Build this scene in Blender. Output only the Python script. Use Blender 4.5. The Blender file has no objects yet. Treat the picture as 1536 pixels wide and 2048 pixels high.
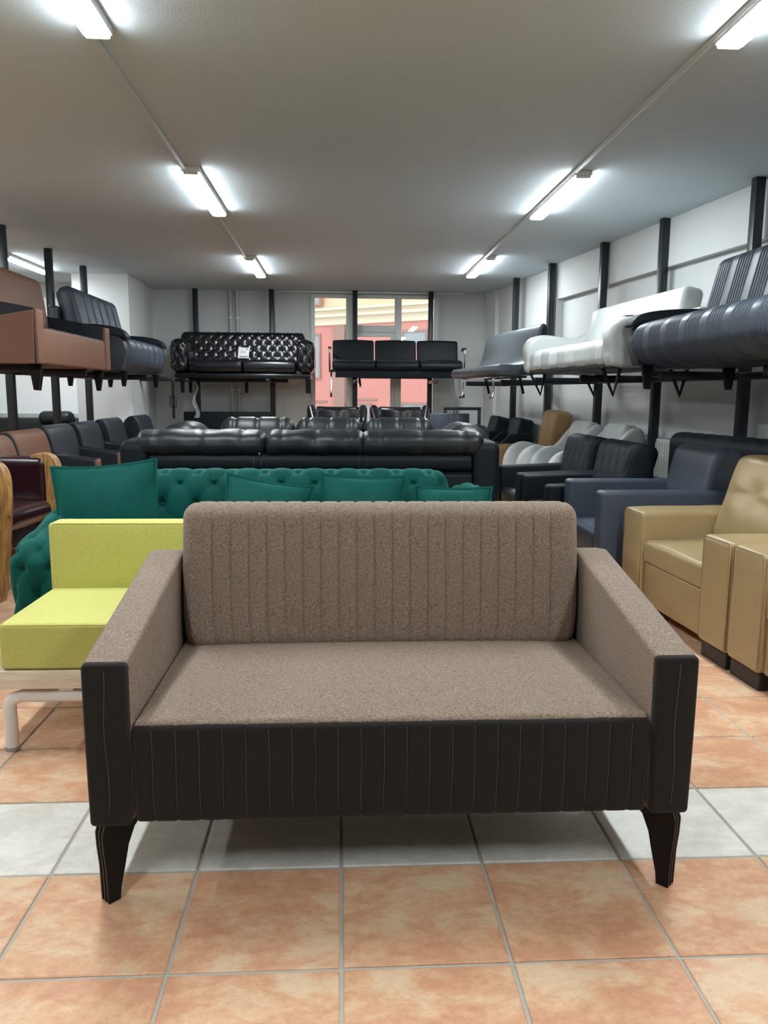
import bpy, bmesh, math, random
import numpy as np
from mathutils import Matrix, Vector
random.seed(7)
PI = math.pi
C = bpy.context.scene.collection

# ------------------------------------------------------------------ camera
F = 1560.0                                     # focal length in pixels of the 1536x2048 frame
vy = Vector((-87, 236, -F)).normalized()       # room axis Y seen from the camera
dn = Vector((-68, -(87 * 68 + F * F) / 236, -F)).normalized()
up = -dn
vx = vy.cross(up)
R3 = Matrix((vx, vy, up))                      # camera axes -> world
cam_d = bpy.data.cameras.new('camera')
cam = bpy.data.objects.new('camera', cam_d)
C.objects.link(cam)
cam.matrix_world = Matrix.Translation((0, 0, 1.2)) @ R3.to_4x4()
cam_d.sensor_fit = 'VERTICAL'
cam_d.sensor_height = 36.0
cam_d.lens = 36.0 * F / 2048.0
cam_d.clip_start = 0.05
cam_d.clip_end = 200
bpy.context.scene.camera = cam

# ------------------------------------------------------------------ world, exposure
LAMP = 54.0          # strength of the ceiling battens
SKY = 1.12
w = bpy.data.worlds.new('overcast_sky')
bpy.context.scene.world = w
w.use_nodes = True
bg = w.node_tree.nodes['Background']
bg.inputs[0].default_value = (0.93, 0.97, 1.0, 1)
bg.inputs[1].default_value = SKY
sc = bpy.context.scene
sc.view_settings.view_transform = 'Standard'
sc.view_settings.look = 'None'
sc.view_settings.exposure = 0.92
sc.view_settings.gamma = 1.0
sc.view_settings.use_curve_mapping = False
try:
    sc.cycles.max_bounces = 7
    sc.cycles.diffuse_bounces = 4
    sc.cycles.glossy_bounces = 3
    sc.cycles.use_denoising = True
    sc.cycles.sample_clamp_indirect = 6
except Exception:
    pass

# ------------------------------------------------------------------ materials
MATS = {}


class NT:
    def __init__(s, name):
        s.m = bpy.data.materials.new(name)
        s.m.use_nodes = True
        s.t = s.m.node_tree
        s.b = s.t.nodes['Principled BSDF']
        MATS[name] = s.m

    def n(s, kind, **kw):
        nd = s.t.nodes.new(kind)
        for k, v in kw.items():
            if k.startswith('_'):
                setattr(nd, k[1:], v)
            else:
                nd.inputs[k].default_value = v
        return nd

    def l(s, a, ao, b, bi):
        s.t.links.new(a.outputs[ao], b.inputs[bi])


def col(c):
    return (c[0], c[1], c[2], 1.0)


def srgb(r, g, b):
    f = lambda v: (v / 255 / 12.92) if v / 255 < .04045 else ((v / 255 + .055) / 1.055) ** 2.4
    return (f(r), f(g), f(b))


def plain(name, c, rough=.5, metal=0.0, spec=.5, coat=0.0, sheen=0.0, var=0.0, vscale=6.0, bump=0.0, bscale=200.0):
    q = NT(name)
    q.b.inputs['Base Color'].default_value = col(c)
    q.b.inputs['Roughness'].default_value = rough
    q.b.inputs['Metallic'].default_value = metal
    q.b.inputs['Specular IOR Level'].default_value = spec
    q.b.inputs['Coat Weight'].default_value = coat
    q.b.inputs['Coat Roughness'].default_value = .15
    q.b.inputs['Sheen Weight'].default_value = sheen
    tc = q.n('ShaderNodeTexCoord')
    if var > 0:
        nz = q.n('ShaderNodeTexNoise', Scale=vscale, Detail=4.0)
        q.l(tc, 'Object', nz, 'Vector')
        mx = q.n('ShaderNodeMixRGB', _blend_type='MIX')
        mx.inputs[1].default_value = col([v * (1 - var) for v in c])
        mx.inputs[2].default_value = col([min(1, v * (1 + var)) for v in c])
        q.l(nz, 'Fac', mx, 0)
        q.l(mx, 0, q.b, 'Base Color')
    if bump > 0:
        nb = q.n('ShaderNodeTexNoise', Scale=bscale, Detail=3.0)
        q.l(tc, 'Object', nb, 'Vector')
        bp = q.n('ShaderNodeBump', Strength=bump, Distance=.004)
        q.l(nb, 'Fac', bp, 'Height')
        q.l(bp, 'Normal', q.b, 'Normal')
    return q.m


def woven(name, dark, light, scale=260.0, rough=.9, contrast=.18, sheen=.1, bump=.25):
    """melange upholstery cloth: short crossing threads of two tones"""
    q = NT(name)
    tc = q.n('ShaderNodeTexCoord')
    facs = []
    for sx, sy in ((1.0, .35), (.35, 1.0)):
        mp = q.n('ShaderNodeMapping')
        mp.inputs['Scale'].default_value = (sx, .7, sy)
        q.l(tc, 'Object', mp, 'Vector')
        nz = q.n('ShaderNodeTexNoise', Scale=scale, Detail=2.0, Roughness=.6)
        q.l(mp, 'Vector', nz, 'Vector')
        facs.append(nz)
    ad = q.n('ShaderNodeMath', _operation='ADD')
    q.l(facs[0], 'Fac', ad, 0)
    q.l(facs[1], 'Fac', ad, 1)
    hf = q.n('ShaderNodeMath', _operation='MULTIPLY')
    hf.inputs[1].default_value = .5
    q.l(ad, 0, hf, 0)
    rp = q.n('ShaderNodeValToRGB')
    rp.color_ramp.elements[0].position = .5 - contrast
    rp.color_ramp.elements[1].position = .5 + contrast
    rp.color_ramp.elements[0].color = col(dark)
    rp.color_ramp.elements[1].color = col(light)
    q.l(hf, 0, rp, 'Fac')
    q.l(rp, 'Color', q.b, 'Base Color')
    q.b.inputs['Roughness'].default_value = rough
    q.b.inputs['Specular IOR Level'].default_value = .2
    q.b.inputs['Sheen Weight'].default_value = sheen
    bp = q.n('ShaderNodeBump', Strength=bump, Distance=.002)
    q.l(hf, 0, bp, 'Height')
    q.l(bp, 'Normal', q.b, 'Normal')
    return q.m


def leather(name, c, rough=.42, bump=.12, spec=.5, coat=0.0, var=.06):
    return plain(name, c, rough, spec=spec, coat=coat, var=var, vscale=9, bump=bump, bscale=240)


def wood(name, c1, c2, scale=7.0, rough=.45, stretch=(9, 9, 1)):
    q = NT(name)
    tc = q.n('ShaderNodeTexCoord')
    mp = q.n('ShaderNodeMapping')
    mp.inputs['Scale'].default_value = stretch
    q.l(tc, 'Object', mp, 'Vector')
    nz = q.n('ShaderNodeTexNoise', Scale=scale, Detail=5.0, Distortion=1.2)
    q.l(mp, 'Vector', nz, 'Vector')
    rp = q.n('ShaderNodeValToRGB')
    rp.color_ramp.elements[0].position = .38
    rp.color_ramp.elements[1].position = .62
    rp.color_ramp.elements[0].color = col(c1)
    rp.color_ramp.elements[1].color = col(c2)
    q.l(nz, 'Fac', rp, 'Fac')
    q.l(rp, 'Color', q.b, 'Base Color')
    q.b.inputs['Roughness'].default_value = rough
    return q.m


def tile_mat(name, ca, cb, cc, rough=.38):
    """mottled ceramic: cloudy patches of three tones, shifted per tile"""
    q = NT(name)
    geo = q.n('ShaderNodeNewGeometry')
    oi = q.n('ShaderNodeObjectInfo')
    ml = q.n('ShaderNodeMath', _operation='MULTIPLY')
    ml.inputs[1].default_value = 40.0
    q.l(oi, 'Random', ml, 0)
    mp = q.n('ShaderNodeMapping')
    mp.inputs['Scale'].default_value = (1.0, 1.6, 1.0)
    q.l(geo, 'Position', mp, 'Vector')
    n1 = q.n('ShaderNodeTexNoise', _noise_dimensions='4D', Scale=5.5, Detail=10.0, Roughness=.74, Distortion=.3)
    n2 = q.n('ShaderNodeTexNoise', _noise_dimensions='4D', Scale=34.0, Detail=7.0, Roughness=.7)
    for n in (n1, n2):
        q.l(mp, 'Vector', n, 'Vector')
        q.l(ml, 0, n, 'W')
    rp = q.n('ShaderNodeValToRGB')
    e = rp.color_ramp.elements
    e[0].position = .43
    e[0].color = col(ca)
    e[1].position = .58
    e[1].color = col(cc)
    m = e.new(.515)
    m.color = col(cb)
    q.l(n1, 'Fac', rp, 'Fac')
    mx = q.n('ShaderNodeMixRGB', _blend_type='OVERLAY')
    mx.inputs[0].default_value = .35
    q.l(rp, 'Color', mx, 1)
    q.l(n2, 'Fac', mx, 2)
    q.l(mx, 0, q.b, 'Base Color')
    rr = q.n('ShaderNodeMapRange')
    rr.inputs['To Min'].default_value = rough - .08
    rr.inputs['To Max'].default_value = rough + .14
    q.l(n2, 'Fac', rr, 'Value')
    q.l(rr, 'Result', q.b, 'Roughness')
    q.b.inputs['Specular IOR Level'].default_value = .4
    bp = q.n('ShaderNodeBump', Strength=.25, Distance=.003)
    q.l(n2, 'Fac', bp, 'Height')
    q.l(bp, 'Normal', q.b, 'Normal')
    return q.m


def emit(name, c, s):
    q = NT(name)
    q.b.inputs['Base Color'].default_value = col((.9, .9, .9))
    q.b.inputs['Emission Color'].default_value = col(c)
    q.b.inputs['Emission Strength'].default_value = s
    return q.m


def glass(name):
    q = NT(name)
    tr = q.n('ShaderNodeBsdfTransparent')
    gl = q.n('ShaderNodeBsdfGlossy', Roughness=.02)
    fr = q.n('ShaderNodeFresnel', IOR=1.5)
    mx = q.n('ShaderNodeMixShader')
    q.l(fr, 0, mx, 0)
    q.l(tr, 0, mx, 1)
    q.l(gl, 0, mx, 2)
    out = q.t.nodes['Material Output']
    q.t.links.new(mx.outputs[0], out.inputs['Surface'])
    return q.m


woven('brown_cloth', (.108, .080, .062), (.375, .284, .218), 430, contrast=.15)
woven('dark_cloth', (.009, .008, .007), (.019, .0165, .015), 400, contrast=.2, bump=.12)
woven('lime_cloth', (.45, .45, .095), (.64, .63, .22), 400, contrast=.2, bump=.15)
plain('thread', (.085, .077, .072), .8)
plain('lime_thread', (.36, .38, .05), .8)
q = NT('green_velvet')
q.b.inputs['Roughness'].default_value = .7
q.b.inputs['Sheen Weight'].default_value = .30
q.b.inputs['Sheen Roughness'].default_value = .45
q.b.inputs['Sheen Tint'].default_value = (.08, .75, .58, 1)
q.b.inputs['Specular IOR Level'].default_value = .15
tc = q.n('ShaderNodeTexCoord')
nz = q.n('ShaderNodeTexNoise', Scale=9.0, Detail=5.0, Distortion=.8)
q.l(tc, 'Object', nz, 'Vector')
mx = q.n('ShaderNodeMixRGB')
mx.inputs[1].default_value = (.000, .034, .030, 1)
mx.inputs[2].default_value = (.001, .090, .074, 1)
q.l(nz, 'Fac', mx, 0)
q.l(mx, 0, q.b, 'Base Color')
leather('black_leather', (.011, .015, .018), .40)
leather('satin_black', (.005, .009, .012), .48, spec=.22)
leather('matte_black', (.006, .010, .013), .55, spec=.2)  # darker, duller than black_leather; shell and arms of the turned sofa
leather('gloss_black', (.004, .005, .007), .26, bump=.05, coat=.15)
leather('slate_leather', (.044, .059, .082), .42)
leather('slate_light', (.052, .065, .075), .42)
leather('charcoal', (.026, .033, .043), .50)
leather('ink_leather', (.011, .016, .023), .50, spec=.3)
leather('tan_leather', (.34, .245, .120), .40, bump=.15)
leather('camel_leather', (.26, .155, .062), .42)
leather('white_leather', (.50, .525, .52), .38, var=.02)
leather('cinnamon', (.185, .084, .046), .55)
leather('burgundy', (.028, .007, .011), .22, coat=.25)
wood('olive_wood', (.26, .125, .038), (.55, .31, .105), 4.0)
wood('pale_wood', (.66, .56, .42), (.78, .69, .55), 5.0, stretch=(1, 14, 14))
plain('white_metal', (.80, .79, .76), .35)
plain('grey_cap', (.35, .35, .35), .5)
plain('black_metal', (.012, .016, .021), .38, spec=.5)
plain('black_leg', (.004, .004, .005), .4, spec=.25)
plain('black_plastic', (.012, .012, .013), .5)
plain('chrome', (.75, .77, .78), .15, metal=1.0)
plain('wall_paint', srgb(204, 207, 206), .75, var=.025, vscale=1.3, bump=.05, bscale=120)
plain('ceiling_paint', srgb(192, 203, 209), .85, var=.03, vscale=.9, bump=.35, bscale=90)
plain('rear_paint', srgb(120, 120, 118), .8)
plain('trunking', srgb(190, 190, 188), .5)
plain('frame_white', srgb(214, 220, 214), .4)
plain('grout', srgb(176, 172, 162), .9, var=.12, vscale=30)
tile_mat('terracotta', srgb(202, 150, 118), srgb(212, 168, 133), srgb(218, 188, 156))
tile_mat('pale_tile', srgb(212, 208, 199), srgb(222, 219, 211), srgb(230, 228, 221))
emit('lamp_glow', (.90, .975, 1.0), LAMP)
plain('lamp_body', srgb(225, 228, 228), .4)
glass('window_glass')
emit('frosted_film', (.80, .88, .92), .10)  # weak emission stands in for daylight through the opaque pane
plain('facade_red', srgb(216, 150, 140), .9, var=.10, vscale=1.2)
plain('facade_cream', srgb(240, 230, 205), .9, var=.03)
plain('facade_beige', srgb(226, 204, 172), .9, var=.03)
plain('facade_grey', srgb(170, 140, 130), .9, var=.1)
plain('facade_pane', srgb(160, 172, 176), .15)
plain('street', (.25, .25, .25), .9)
plain('paper', (.82, .82, .80), .7)
plain('ink', (.02, .02, .02), .6)
plain('pale_ink', (.45, .45, .45), .6)
q = NT('clear_plastic')
q.b.inputs['Base Color'].default_value = (.9, .92, .92, 1)
q.b.inputs['Roughness'].default_value = .15
q.b.inputs['Alpha'].default_value = .35


# ------------------------------------------------------------------ mesh helpers
def link(name, me, mat, parent=None, loc=(0, 0, 0), rot=(0, 0, 0)):
    o = bpy.data.objects.new(name, me)
    C.objects.link(o)
    if mat and not me.materials:
        me.materials.append(MATS[mat])
    if parent is not None:
        o.parent = parent
    o.location = loc
    o.rotation_euler = rot
    return o


def mesh(name, V, Fc, smooth=True, sharp=None):
    me = bpy.data.meshes.new(name)
    me.from_pydata([tuple(map(float, v)) for v in V], [], [tuple(map(int, f)) for f in Fc])
    me.polygons.foreach_set('use_smooth', [smooth] * len(me.polygons))
    me.update()
    if sharp:
        me.set_sharp_from_angle(angle=math.radians(sharp))
    return me


def thing(name, label, cat, loc=(0, 0, 0), rotz=0.0, group=None):
    o = bpy.data.objects.new(name, None)
    o.empty_display_size = .1
    C.objects.link(o)
    o.location = loc
    o.rotation_euler = (0, 0, rotz)
    return tag(o, label, cat, group)


def tag(o, label, cat, group=None):
    o['label'] = label
    o['category'] = cat
    if group:
        o['group'] = group
    return o


def struct(o):
    o['kind'] = 'structure'
    return o


def _axis(h, r, n, k, xs=None):
    c = h - r
    t = [r * math.tan(PI / 4 * i / k) for i in range(1, k + 1)]
    mid = list(np.linspace(-c, c, n + 1)) if xs is None else list(xs)
    return np.array([-c - v for v in reversed(t)] + mid + [c + v for v in t])


def rbm(size, r=.02, n=(1, 1, 1), k=2, deform=None, sharp=None, xs=None):
    """rounded box mesh on a dense grid; r may be one radius or one for each axis; deform(P, N, S) reshapes it"""
    h = np.array(size, float) / 2
    r = np.array([r] * 3 if np.isscalar(r) else r, float)
    r = np.minimum(r, h * .999)
    ax = [_axis(h[i], r[i], n[i], k, xs if i == 0 else None) for i in range(3)]
    Vs, Fs, base = [], [], 0
    for a in range(3):
        b, c = (a + 1) % 3, (a + 2) % 3
        for s in (-1, 1):
            B, Cc = np.meshgrid(ax[b], ax[c], indexing='ij')
            P = np.zeros(B.shape + (3,))
            P[..., a] = s * h[a]
            P[..., b] = B
            P[..., c] = Cc
            nb, nc = B.shape
            idx = np.arange(nb * nc).reshape(nb, nc) + base
            q0, q1, q2, q3 = idx[:-1, :-1], idx[1:, :-1], idx[1:, 1:], idx[:-1, 1:]
            f = np.stack([q0, q1, q2, q3] if s > 0 else [q0, q3, q2, q1], -1).reshape(-1, 4)
            Vs.append(P.reshape(-1, 3))
            Fs.append(f)
            base += nb * nc
    S = np.concatenate(Vs)
    Fc = np.concatenate(Fs)
    key = np.round(S / 1e-5).astype(np.int64)
    _, first, inv = np.unique(key, axis=0, return_index=True, return_inverse=True)
    inv = inv.reshape(-1)
    S = S[first]
    Fc = inv[Fc]
    inner = np.clip(S, -(h - r), h - r)
    d = (S - inner) / r
    ln = np.linalg.norm(d, axis=1, keepdims=True)
    d = d / np.maximum(ln, 1e-9)
    P = inner + d * r
    if deform:
        P = deform(P, d, S, h)
    return mesh('rounded', P, Fc, True, sharp)


def rb(name, size, center, r, mat, parent=None, n=(1, 1, 1), k=2, deform=None, rot=(0, 0, 0), xs=None):
    return link(name, rbm(size, r, n, k, deform, None, xs), mat, parent, center, rot)


def box(name, size, center, mat, parent=None, rot=(0, 0, 0), bev=.004):
    """plain bar or panel with a small chamfer"""
    return link(name, rbm(size, min(bev, min(size) * .3), (1, 1, 1), 1), mat, parent, center, rot)


def prism_me(prof, x0, x1, bevel=.01, seg=2, sharp=40):
    """closed (y, z) outline given thickness along x"""
    bm = bmesh.new()
    vs = [bm.verts.new((x0, p[0], p[1])) for p in prof]
    f = bm.faces.new(vs)
    ex = bmesh.ops.extrude_face_region(bm, geom=[f])
    nv = [g for g in ex['geom'] if isinstance(g, bmesh.types.BMVert)]
    bmesh.ops.translate(bm, verts=nv, vec=(x1 - x0, 0, 0))
    bmesh.ops.recalc_face_normals(bm, faces=bm.faces)
    if bevel > 0:
        ed = [e for e in bm.edges if abs(e.verts[0].co.x - e.verts[1].co.x) < 1e-6]
        bmesh.ops.bevel(bm, geom=ed, offset=bevel, segments=seg, profile=.5, affect='EDGES', clamp_overlap=True)
    me = bpy.data.meshes.new('prism')
    bm.to_mesh(me)
    bm.free()
    me.polygons.foreach_set('use_smooth', [True] * len(me.polygons))
    me.set_sharp_from_angle(angle=math.radians(sharp))
    return me


def prism(name, prof, x0, x1, mat, parent=None, bevel=.01, seg=2, loc=(0, 0, 0), rot=(0, 0, 0), sharp=40):
    return link(name, prism_me(prof, x0, x1, bevel, seg, sharp), mat, parent, loc, rot)


def smooth_prof(pts, m=6, closed=True):
    """Catmull-Rom through the points"""
    n = len(pts)
    out = []
    rng = n if closed else n - 1
    for i in range(rng):
        p0, p1, p2, p3 = [pts[(i + j - 1) % n] if closed else pts[min(max(i + j - 1, 0), n - 1)] for j in range(4)]
        for t in np.linspace(0, 1, m, endpoint=False):
            out.append(tuple(.5 * ((2 * p1[c]) + (-p0[c] + p2[c]) * t + (2 * p0[c] - 5 * p1[c] + 4 * p2[c] - p3[c]) * t * t
                                   + (-p0[c] + 3 * p1[c] - 3 * p2[c] + p3[c]) * t ** 3) for c in range(len(p1))))
    if not closed:
        out.append(tuple(pts[-1]))
    return out


def tube_geo(pts, r, sides=10, closed=False, square=False):
    pts = [Vector(p) for p in pts]
    n = len(pts)
    V, Fc = [], []
    prev = None
    for i, p in enumerate(pts):
        a = pts[i - 1] if (i > 0 or closed) else p
        b = pts[(i + 1) % n] if (i < n - 1 or closed) else p
        t = (b - a).normalized()
        if prev is None:
            ref = Vector((0, 0, 1)) if abs(t.z) < .9 else Vector((0, 1, 0))
            u = t.cross(ref).normalized()
        else:
            u = (prev - t * prev.dot(t)).normalized()
        prev = u
        v = t.cross(u)
        rr = r[i] if isinstance(r, (list, tuple)) else r
        for j in range(sides):
            an = 2 * PI * j / sides + (PI / 4 if square else 0)
            V.append(p + (u * math.cos(an) + v * math.sin(an)) * rr)
    for i in range(n if closed else n - 1):
        for j in range(sides):
            j2 = (j + 1) % sides
            a, b = i * sides, ((i + 1) % n) * sides
            Fc.append((a + j, a + j2, b + j2, b + j))
    if not closed:
        Fc.append(tuple(reversed(range(sides))))
        Fc.append(tuple(range((n - 1) * sides, n * sides)))
    return V, Fc


def tube(name, pts, r, mat, parent=None, sides=10, closed=False, square=False, loc=(0, 0, 0), rot=(0, 0, 0)):
    V, Fc = tube_geo(pts, r * 1.414 if square else r, 4 if square else sides, closed, square)
    return link(name, mesh('tube', V, Fc, not square, None if square else 50), mat, parent, loc, rot)


def tubes(name, lines, r, mat, parent=None, sides=5):
    """several thin threads that belong to one part"""
    V, Fc = [], []
    for L in lines:
        v, f = tube_geo(L, r, sides)
        o = len(V)
        V += v
        Fc += [tuple(i + o for i in q) for q in f]
    return link(name, mesh('threads', V, Fc), mat, parent)


def grooves(pos, depth, wid, front_only=False, top=True):
    pos = np.array(pos)

    def f(P, N, S, h):
        g = np.exp(-((S[:, 0:1] - pos[None, :]) / wid) ** 2).max(1) * depth
        m = np.ones(len(P))
        if front_only:
            m = np.clip(-N[:, 1] * 1.6 + (np.clip(N[:, 2], 0, 1) if top else 0), 0, 1)
        return P - N * (g * m)[:, None]
    return f


def groove_xs(pos, h, r, wid, step=.04):
    """grid positions along x fine enough to carry the grooves"""
    xs = set(np.linspace(-(h - r), h - r, max(2, int(2 * (h - r) / step))))
    for p in pos:
        for d in (-2.2, -1.2, -.6, 0, .6, 1.2, 2.2):
            v = p + d * wid
            if -(h - r) < v < (h - r):
                xs.add(v)
    xs = sorted(xs)
    out = [xs[0]]
    for v in xs[1:]:
        if v - out[-1] > wid * .25:
            out.append(v)
    out[-1] = h - r
    return out


def tuft(W, H, A, pit=.03, ou=0.0, os=0.0, uaxis=0, mask=None):
    """diamond buttoning over front and top: folds along the diamonds, a pit at every crossing"""
    def f(P, N, S, h):
        u = S[:, uaxis] - ou
        s = S[:, 2] + S[:, 1] + h[1] - os
        a = u / W + s / H
        b = u / W - s / H
        sa, sb = np.abs(np.sin(PI * a)), np.abs(np.sin(PI * b))
        bul = (sa * sb) ** .33
        da, db = a - np.round(a), b - np.round(b)
        du, ds = (da + db) / 2 * W, (da - db) / 2 * H
        p = np.exp(-(du ** 2 + ds ** 2) / (2 * .016 ** 2))
        disp = A * (bul - .6) - pit * p
        m = np.clip(1.3 * np.maximum(-N[:, 1], N[:, 2]) + .2, 0, 1)
        if mask is not None:
            m = mask(P, N, S, h, m)
        return P + N * (disp * m)[:, None]
    return f


def chain(*fs):
    def f(P, N, S, h):
        for g in fs:
            P = g(P, N, S, h)
        return P
    return f


def puff(ax=2, amt=.02, p=2):
    """crown a cushion along one axis, most at its middle"""
    o = [i for i in range(3) if i != ax]

    def f(P, N, S, h):
        u, v = P[:, o[0]] / h[o[0]], P[:, o[1]] / h[o[1]]
        k = np.clip(1 - np.abs(u) ** p, 0, 1) * np.clip(1 - np.abs(v) ** p, 0, 1)
        P = P.copy()
        P[:, ax] += amt * k * (P[:, ax] / h[ax])
        return P
    return f


def wrinkle(amp=.006, seed=0, fx=9.0):
    rng = np.random.RandomState(seed)
    D = rng.randn(7, 3) * fx
    ph = rng.rand(7) * 6.28

    def f(P, N, S, h):
        v = np.zeros(len(P))
        for d, q0 in zip(D, ph):
            v += np.sin(P @ d + q0)
        return P + N * (amp * v / 2.6)[:, None]
    return f


def dup(root, loc, rotz, label, group=None):
    r = root.copy()
    C.objects.link(r)
    r.location = loc
    r.rotation_euler = (0, 0, rotz)
    r['label'] = label
    if group:
        r['group'] = group
    for ch in list(root.children):
        c = ch.copy()
        C.objects.link(c)
        c.parent = r
        for g in list(ch.children):
            d = g.copy()
            C.objects.link(d)
            d.parent = c
    return r


# ------------------------------------------------------------------ the room
def boxes(name, lst, mat, parent=None, loc=(0, 0, 0), rot=(0, 0, 0)):
    V, Fc = [], []
    for (x0, x1, y0, y1, z0, z1) in lst:
        o = len(V)
        V += [(x0, y0, z0), (x1, y0, z0), (x1, y1, z0), (x0, y1, z0), (x0, y0, z1), (x1, y0, z1), (x1, y1, z1), (x0, y1, z1)]
        Fc += [tuple(i + o for i in f) for f in ((0, 3, 2, 1), (4, 5, 6, 7), (0, 1, 5, 4), (1, 2, 6, 5), (2, 3, 7, 6), (3, 0, 4, 7))]
    return link(name, mesh('boxes', V, Fc, False), mat, parent, loc, rot)


CEIL = 2.70
TX, TY, TX0, TY0 = .365, .3585, 0.0, 1.8465          # tile module and a grid corner
floor = struct(boxes('floor', [(-6.2, 4.9, -5.2, 12.1, -.12, -.004)], 'grout'))
g = .0045


def tile_me(m):
    hx, hy, b = TX / 2 - g, TY / 2 - g, .003
    V = [(-hx, -hy, -.008), (hx, -hy, -.008), (hx, hy, -.008), (-hx, hy, -.008),
         (-hx, -hy, -b * .6), (hx, -hy, -b * .6), (hx, hy, -b * .6), (-hx, hy, -b * .6),
         (-hx + b, -hy + b, 0), (hx - b, -hy + b, 0), (hx - b, hy - b, 0), (-hx + b, hy - b, 0)]
    Fc = [(0, 1, 5, 4), (1, 2, 6, 5), (2, 3, 7, 6), (3, 0, 4, 7), (4, 5, 9, 8), (5, 6, 10, 9), (6, 7, 11, 10), (7, 4, 8, 11), (8, 9, 10, 11)]
    me = mesh('tile', V, Fc, False)
    me.materials.append(MATS[m])
    return me, V, Fc


t_me, tV, tF = tile_me('terracotta')
p_me, _, _ = tile_me('pale_tile')
farV, farF = [], []
for i in range(-17, 14):
    for j in range(-20, 29):
        cx, cy = TX0 + (i + .5) * TX, TY0 + (j + .5) * TY
        if not (-6.1 < cx < 4.75 and -5.1 < cy < 11.9):
            continue
        if -7 <= i <= 6 and -4 <= j <= 16:
            o = link('tile', p_me if j == 0 else t_me, None, floor, (cx, cy, random.uniform(-.0006, .0006)))
        else:
            k = len(farV)
            farV += [(v[0] + cx, v[1] + cy, v[2]) for v in tV]
            farF += [tuple(a + k for a in f) for f in tF]
ft = link('distant_tiles', mesh('distant_tiles', farV, farF, False), 'terracotta', floor)
ft['kind'] = 'stuff'

struct(boxes('ceiling', [(-6.2, 4.9, -5.2, 12.1, CEIL, CEIL + .15)], 'ceiling_paint'))
WX0, WX1, WZ0, WZ1, WY = -.434, 1.465, .30, 2.655, 11.95
wb = struct(boxes('wall_back', [(-2.76, WX0, WY, WY + .2, 0, CEIL), (WX1, 2.6, WY, WY + .2, 0, CEIL),
                                (WX0, WX1, WY, WY + .2, 0, WZ0), (WX0, WX1, WY, WY + .2, WZ1, CEIL)], 'wall_paint'))
RA = math.atan(.13)                                    # the right wall runs inwards


def rwx(y):
    return 3.02 - .13 * (y - 5.76)


wr = struct(link('wall_right', mesh('wr', [(rwx(-5.1), -5.1, 0), (rwx(12), 12, 0), (rwx(12), 12, CEIL), (rwx(-5.1), -5.1, CEIL),
                                          (rwx(-5.1) + .2, -5.1, 0), (rwx(12) + .2, 12, 0), (rwx(12) + .2, 12, CEIL), (rwx(-5.1) + .2, -5.1, CEIL)],
                                   [(0, 3, 2, 1), (4, 5, 6, 7), (0, 1, 5, 4), (2, 3, 7, 6), (1, 2, 6, 5), (3, 0, 4, 7)], False), 'wall_paint'))
bV = [(rwx(-5), -5, 2.30), (rwx(9.15), 9.15, 2.30), (rwx(9.15), 9.15, CEIL - .001), (rwx(-5), -5, CEIL - .001)]
struct(link('trim_1', mesh('beam', [(v[0] - .075, v[1], v[2]) for v in bV] + [(v[0] + .02, v[1], v[2]) for v in bV],
                           [(0, 3, 2, 1), (4, 5, 6, 7), (0, 1, 5, 4), (2, 3, 7, 6), (1, 2, 6, 5), (3, 0, 4, 7)], False), 'wall_paint'))
pl = [(9.15, 9.35), (11.45, 11.9)]
for k, (a, b) in enumerate(pl):
    bV = [(rwx(a), a, 0), (rwx(b), b, 0), (rwx(b), b, CEIL - .001), (rwx(a), a, CEIL - .001)]
    struct(link('trim_%d' % (k + 2), mesh('pilaster', [(v[0] - (.085 if k == 0 else .05), v[1], v[2]) for v in bV] + [(v[0] + .02, v[1], v[2]) for v in bV],
                                          [(0, 3, 2, 1), (4, 5, 6, 7), (0, 1, 5, 4), (2, 3, 7, 6), (1, 2, 6, 5), (3, 0, 4, 7)], False), 'wall_paint'))
struct(boxes('wall_column', [(-3.43, -2.72, 10.5, 11.32, 0, CEIL), (-3.43, -2.76, 11.32, 12.1, 0, CEIL)], 'wall_paint'))
struct(boxes('wall_annex', [(-6.1, -5.6, 11.4, 11.6, 0, CEIL), (-5.6, -3.43, 11.4, 11.6, 0, .84), (-5.6, -3.43, 11.4, 11.6, 2.56, CEIL),
                            (-3.52, -3.43, 11.4, 11.6, .84, 2.56)], 'wall_paint'))
struct(boxes('wall_left', [(-6.2, -6.0, -5.1, 11.6, 0, CEIL)], 'wall_paint'))
struct(boxes('wall_rear', [(-6.1, 4.8, -5.2, -5.0, 0, CEIL)], 'rear_paint'))
w2 = struct(boxes('window_2', [(-5.6, -3.52, 11.40, 11.43, .84, .90), (-5.6, -3.52, 11.40, 11.43, 2.50, 2.56),
                               (-5.6, -5.54, 11.40, 11.43, .90, 2.50), (-3.58, -3.52, 11.40, 11.43, .90, 2.50)], 'frame_white'))
boxes('frosted_pane', [(-5.54, -3.58, 11.42, 11.43, .90, 2.50)], 'frosted_film', w2)

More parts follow.
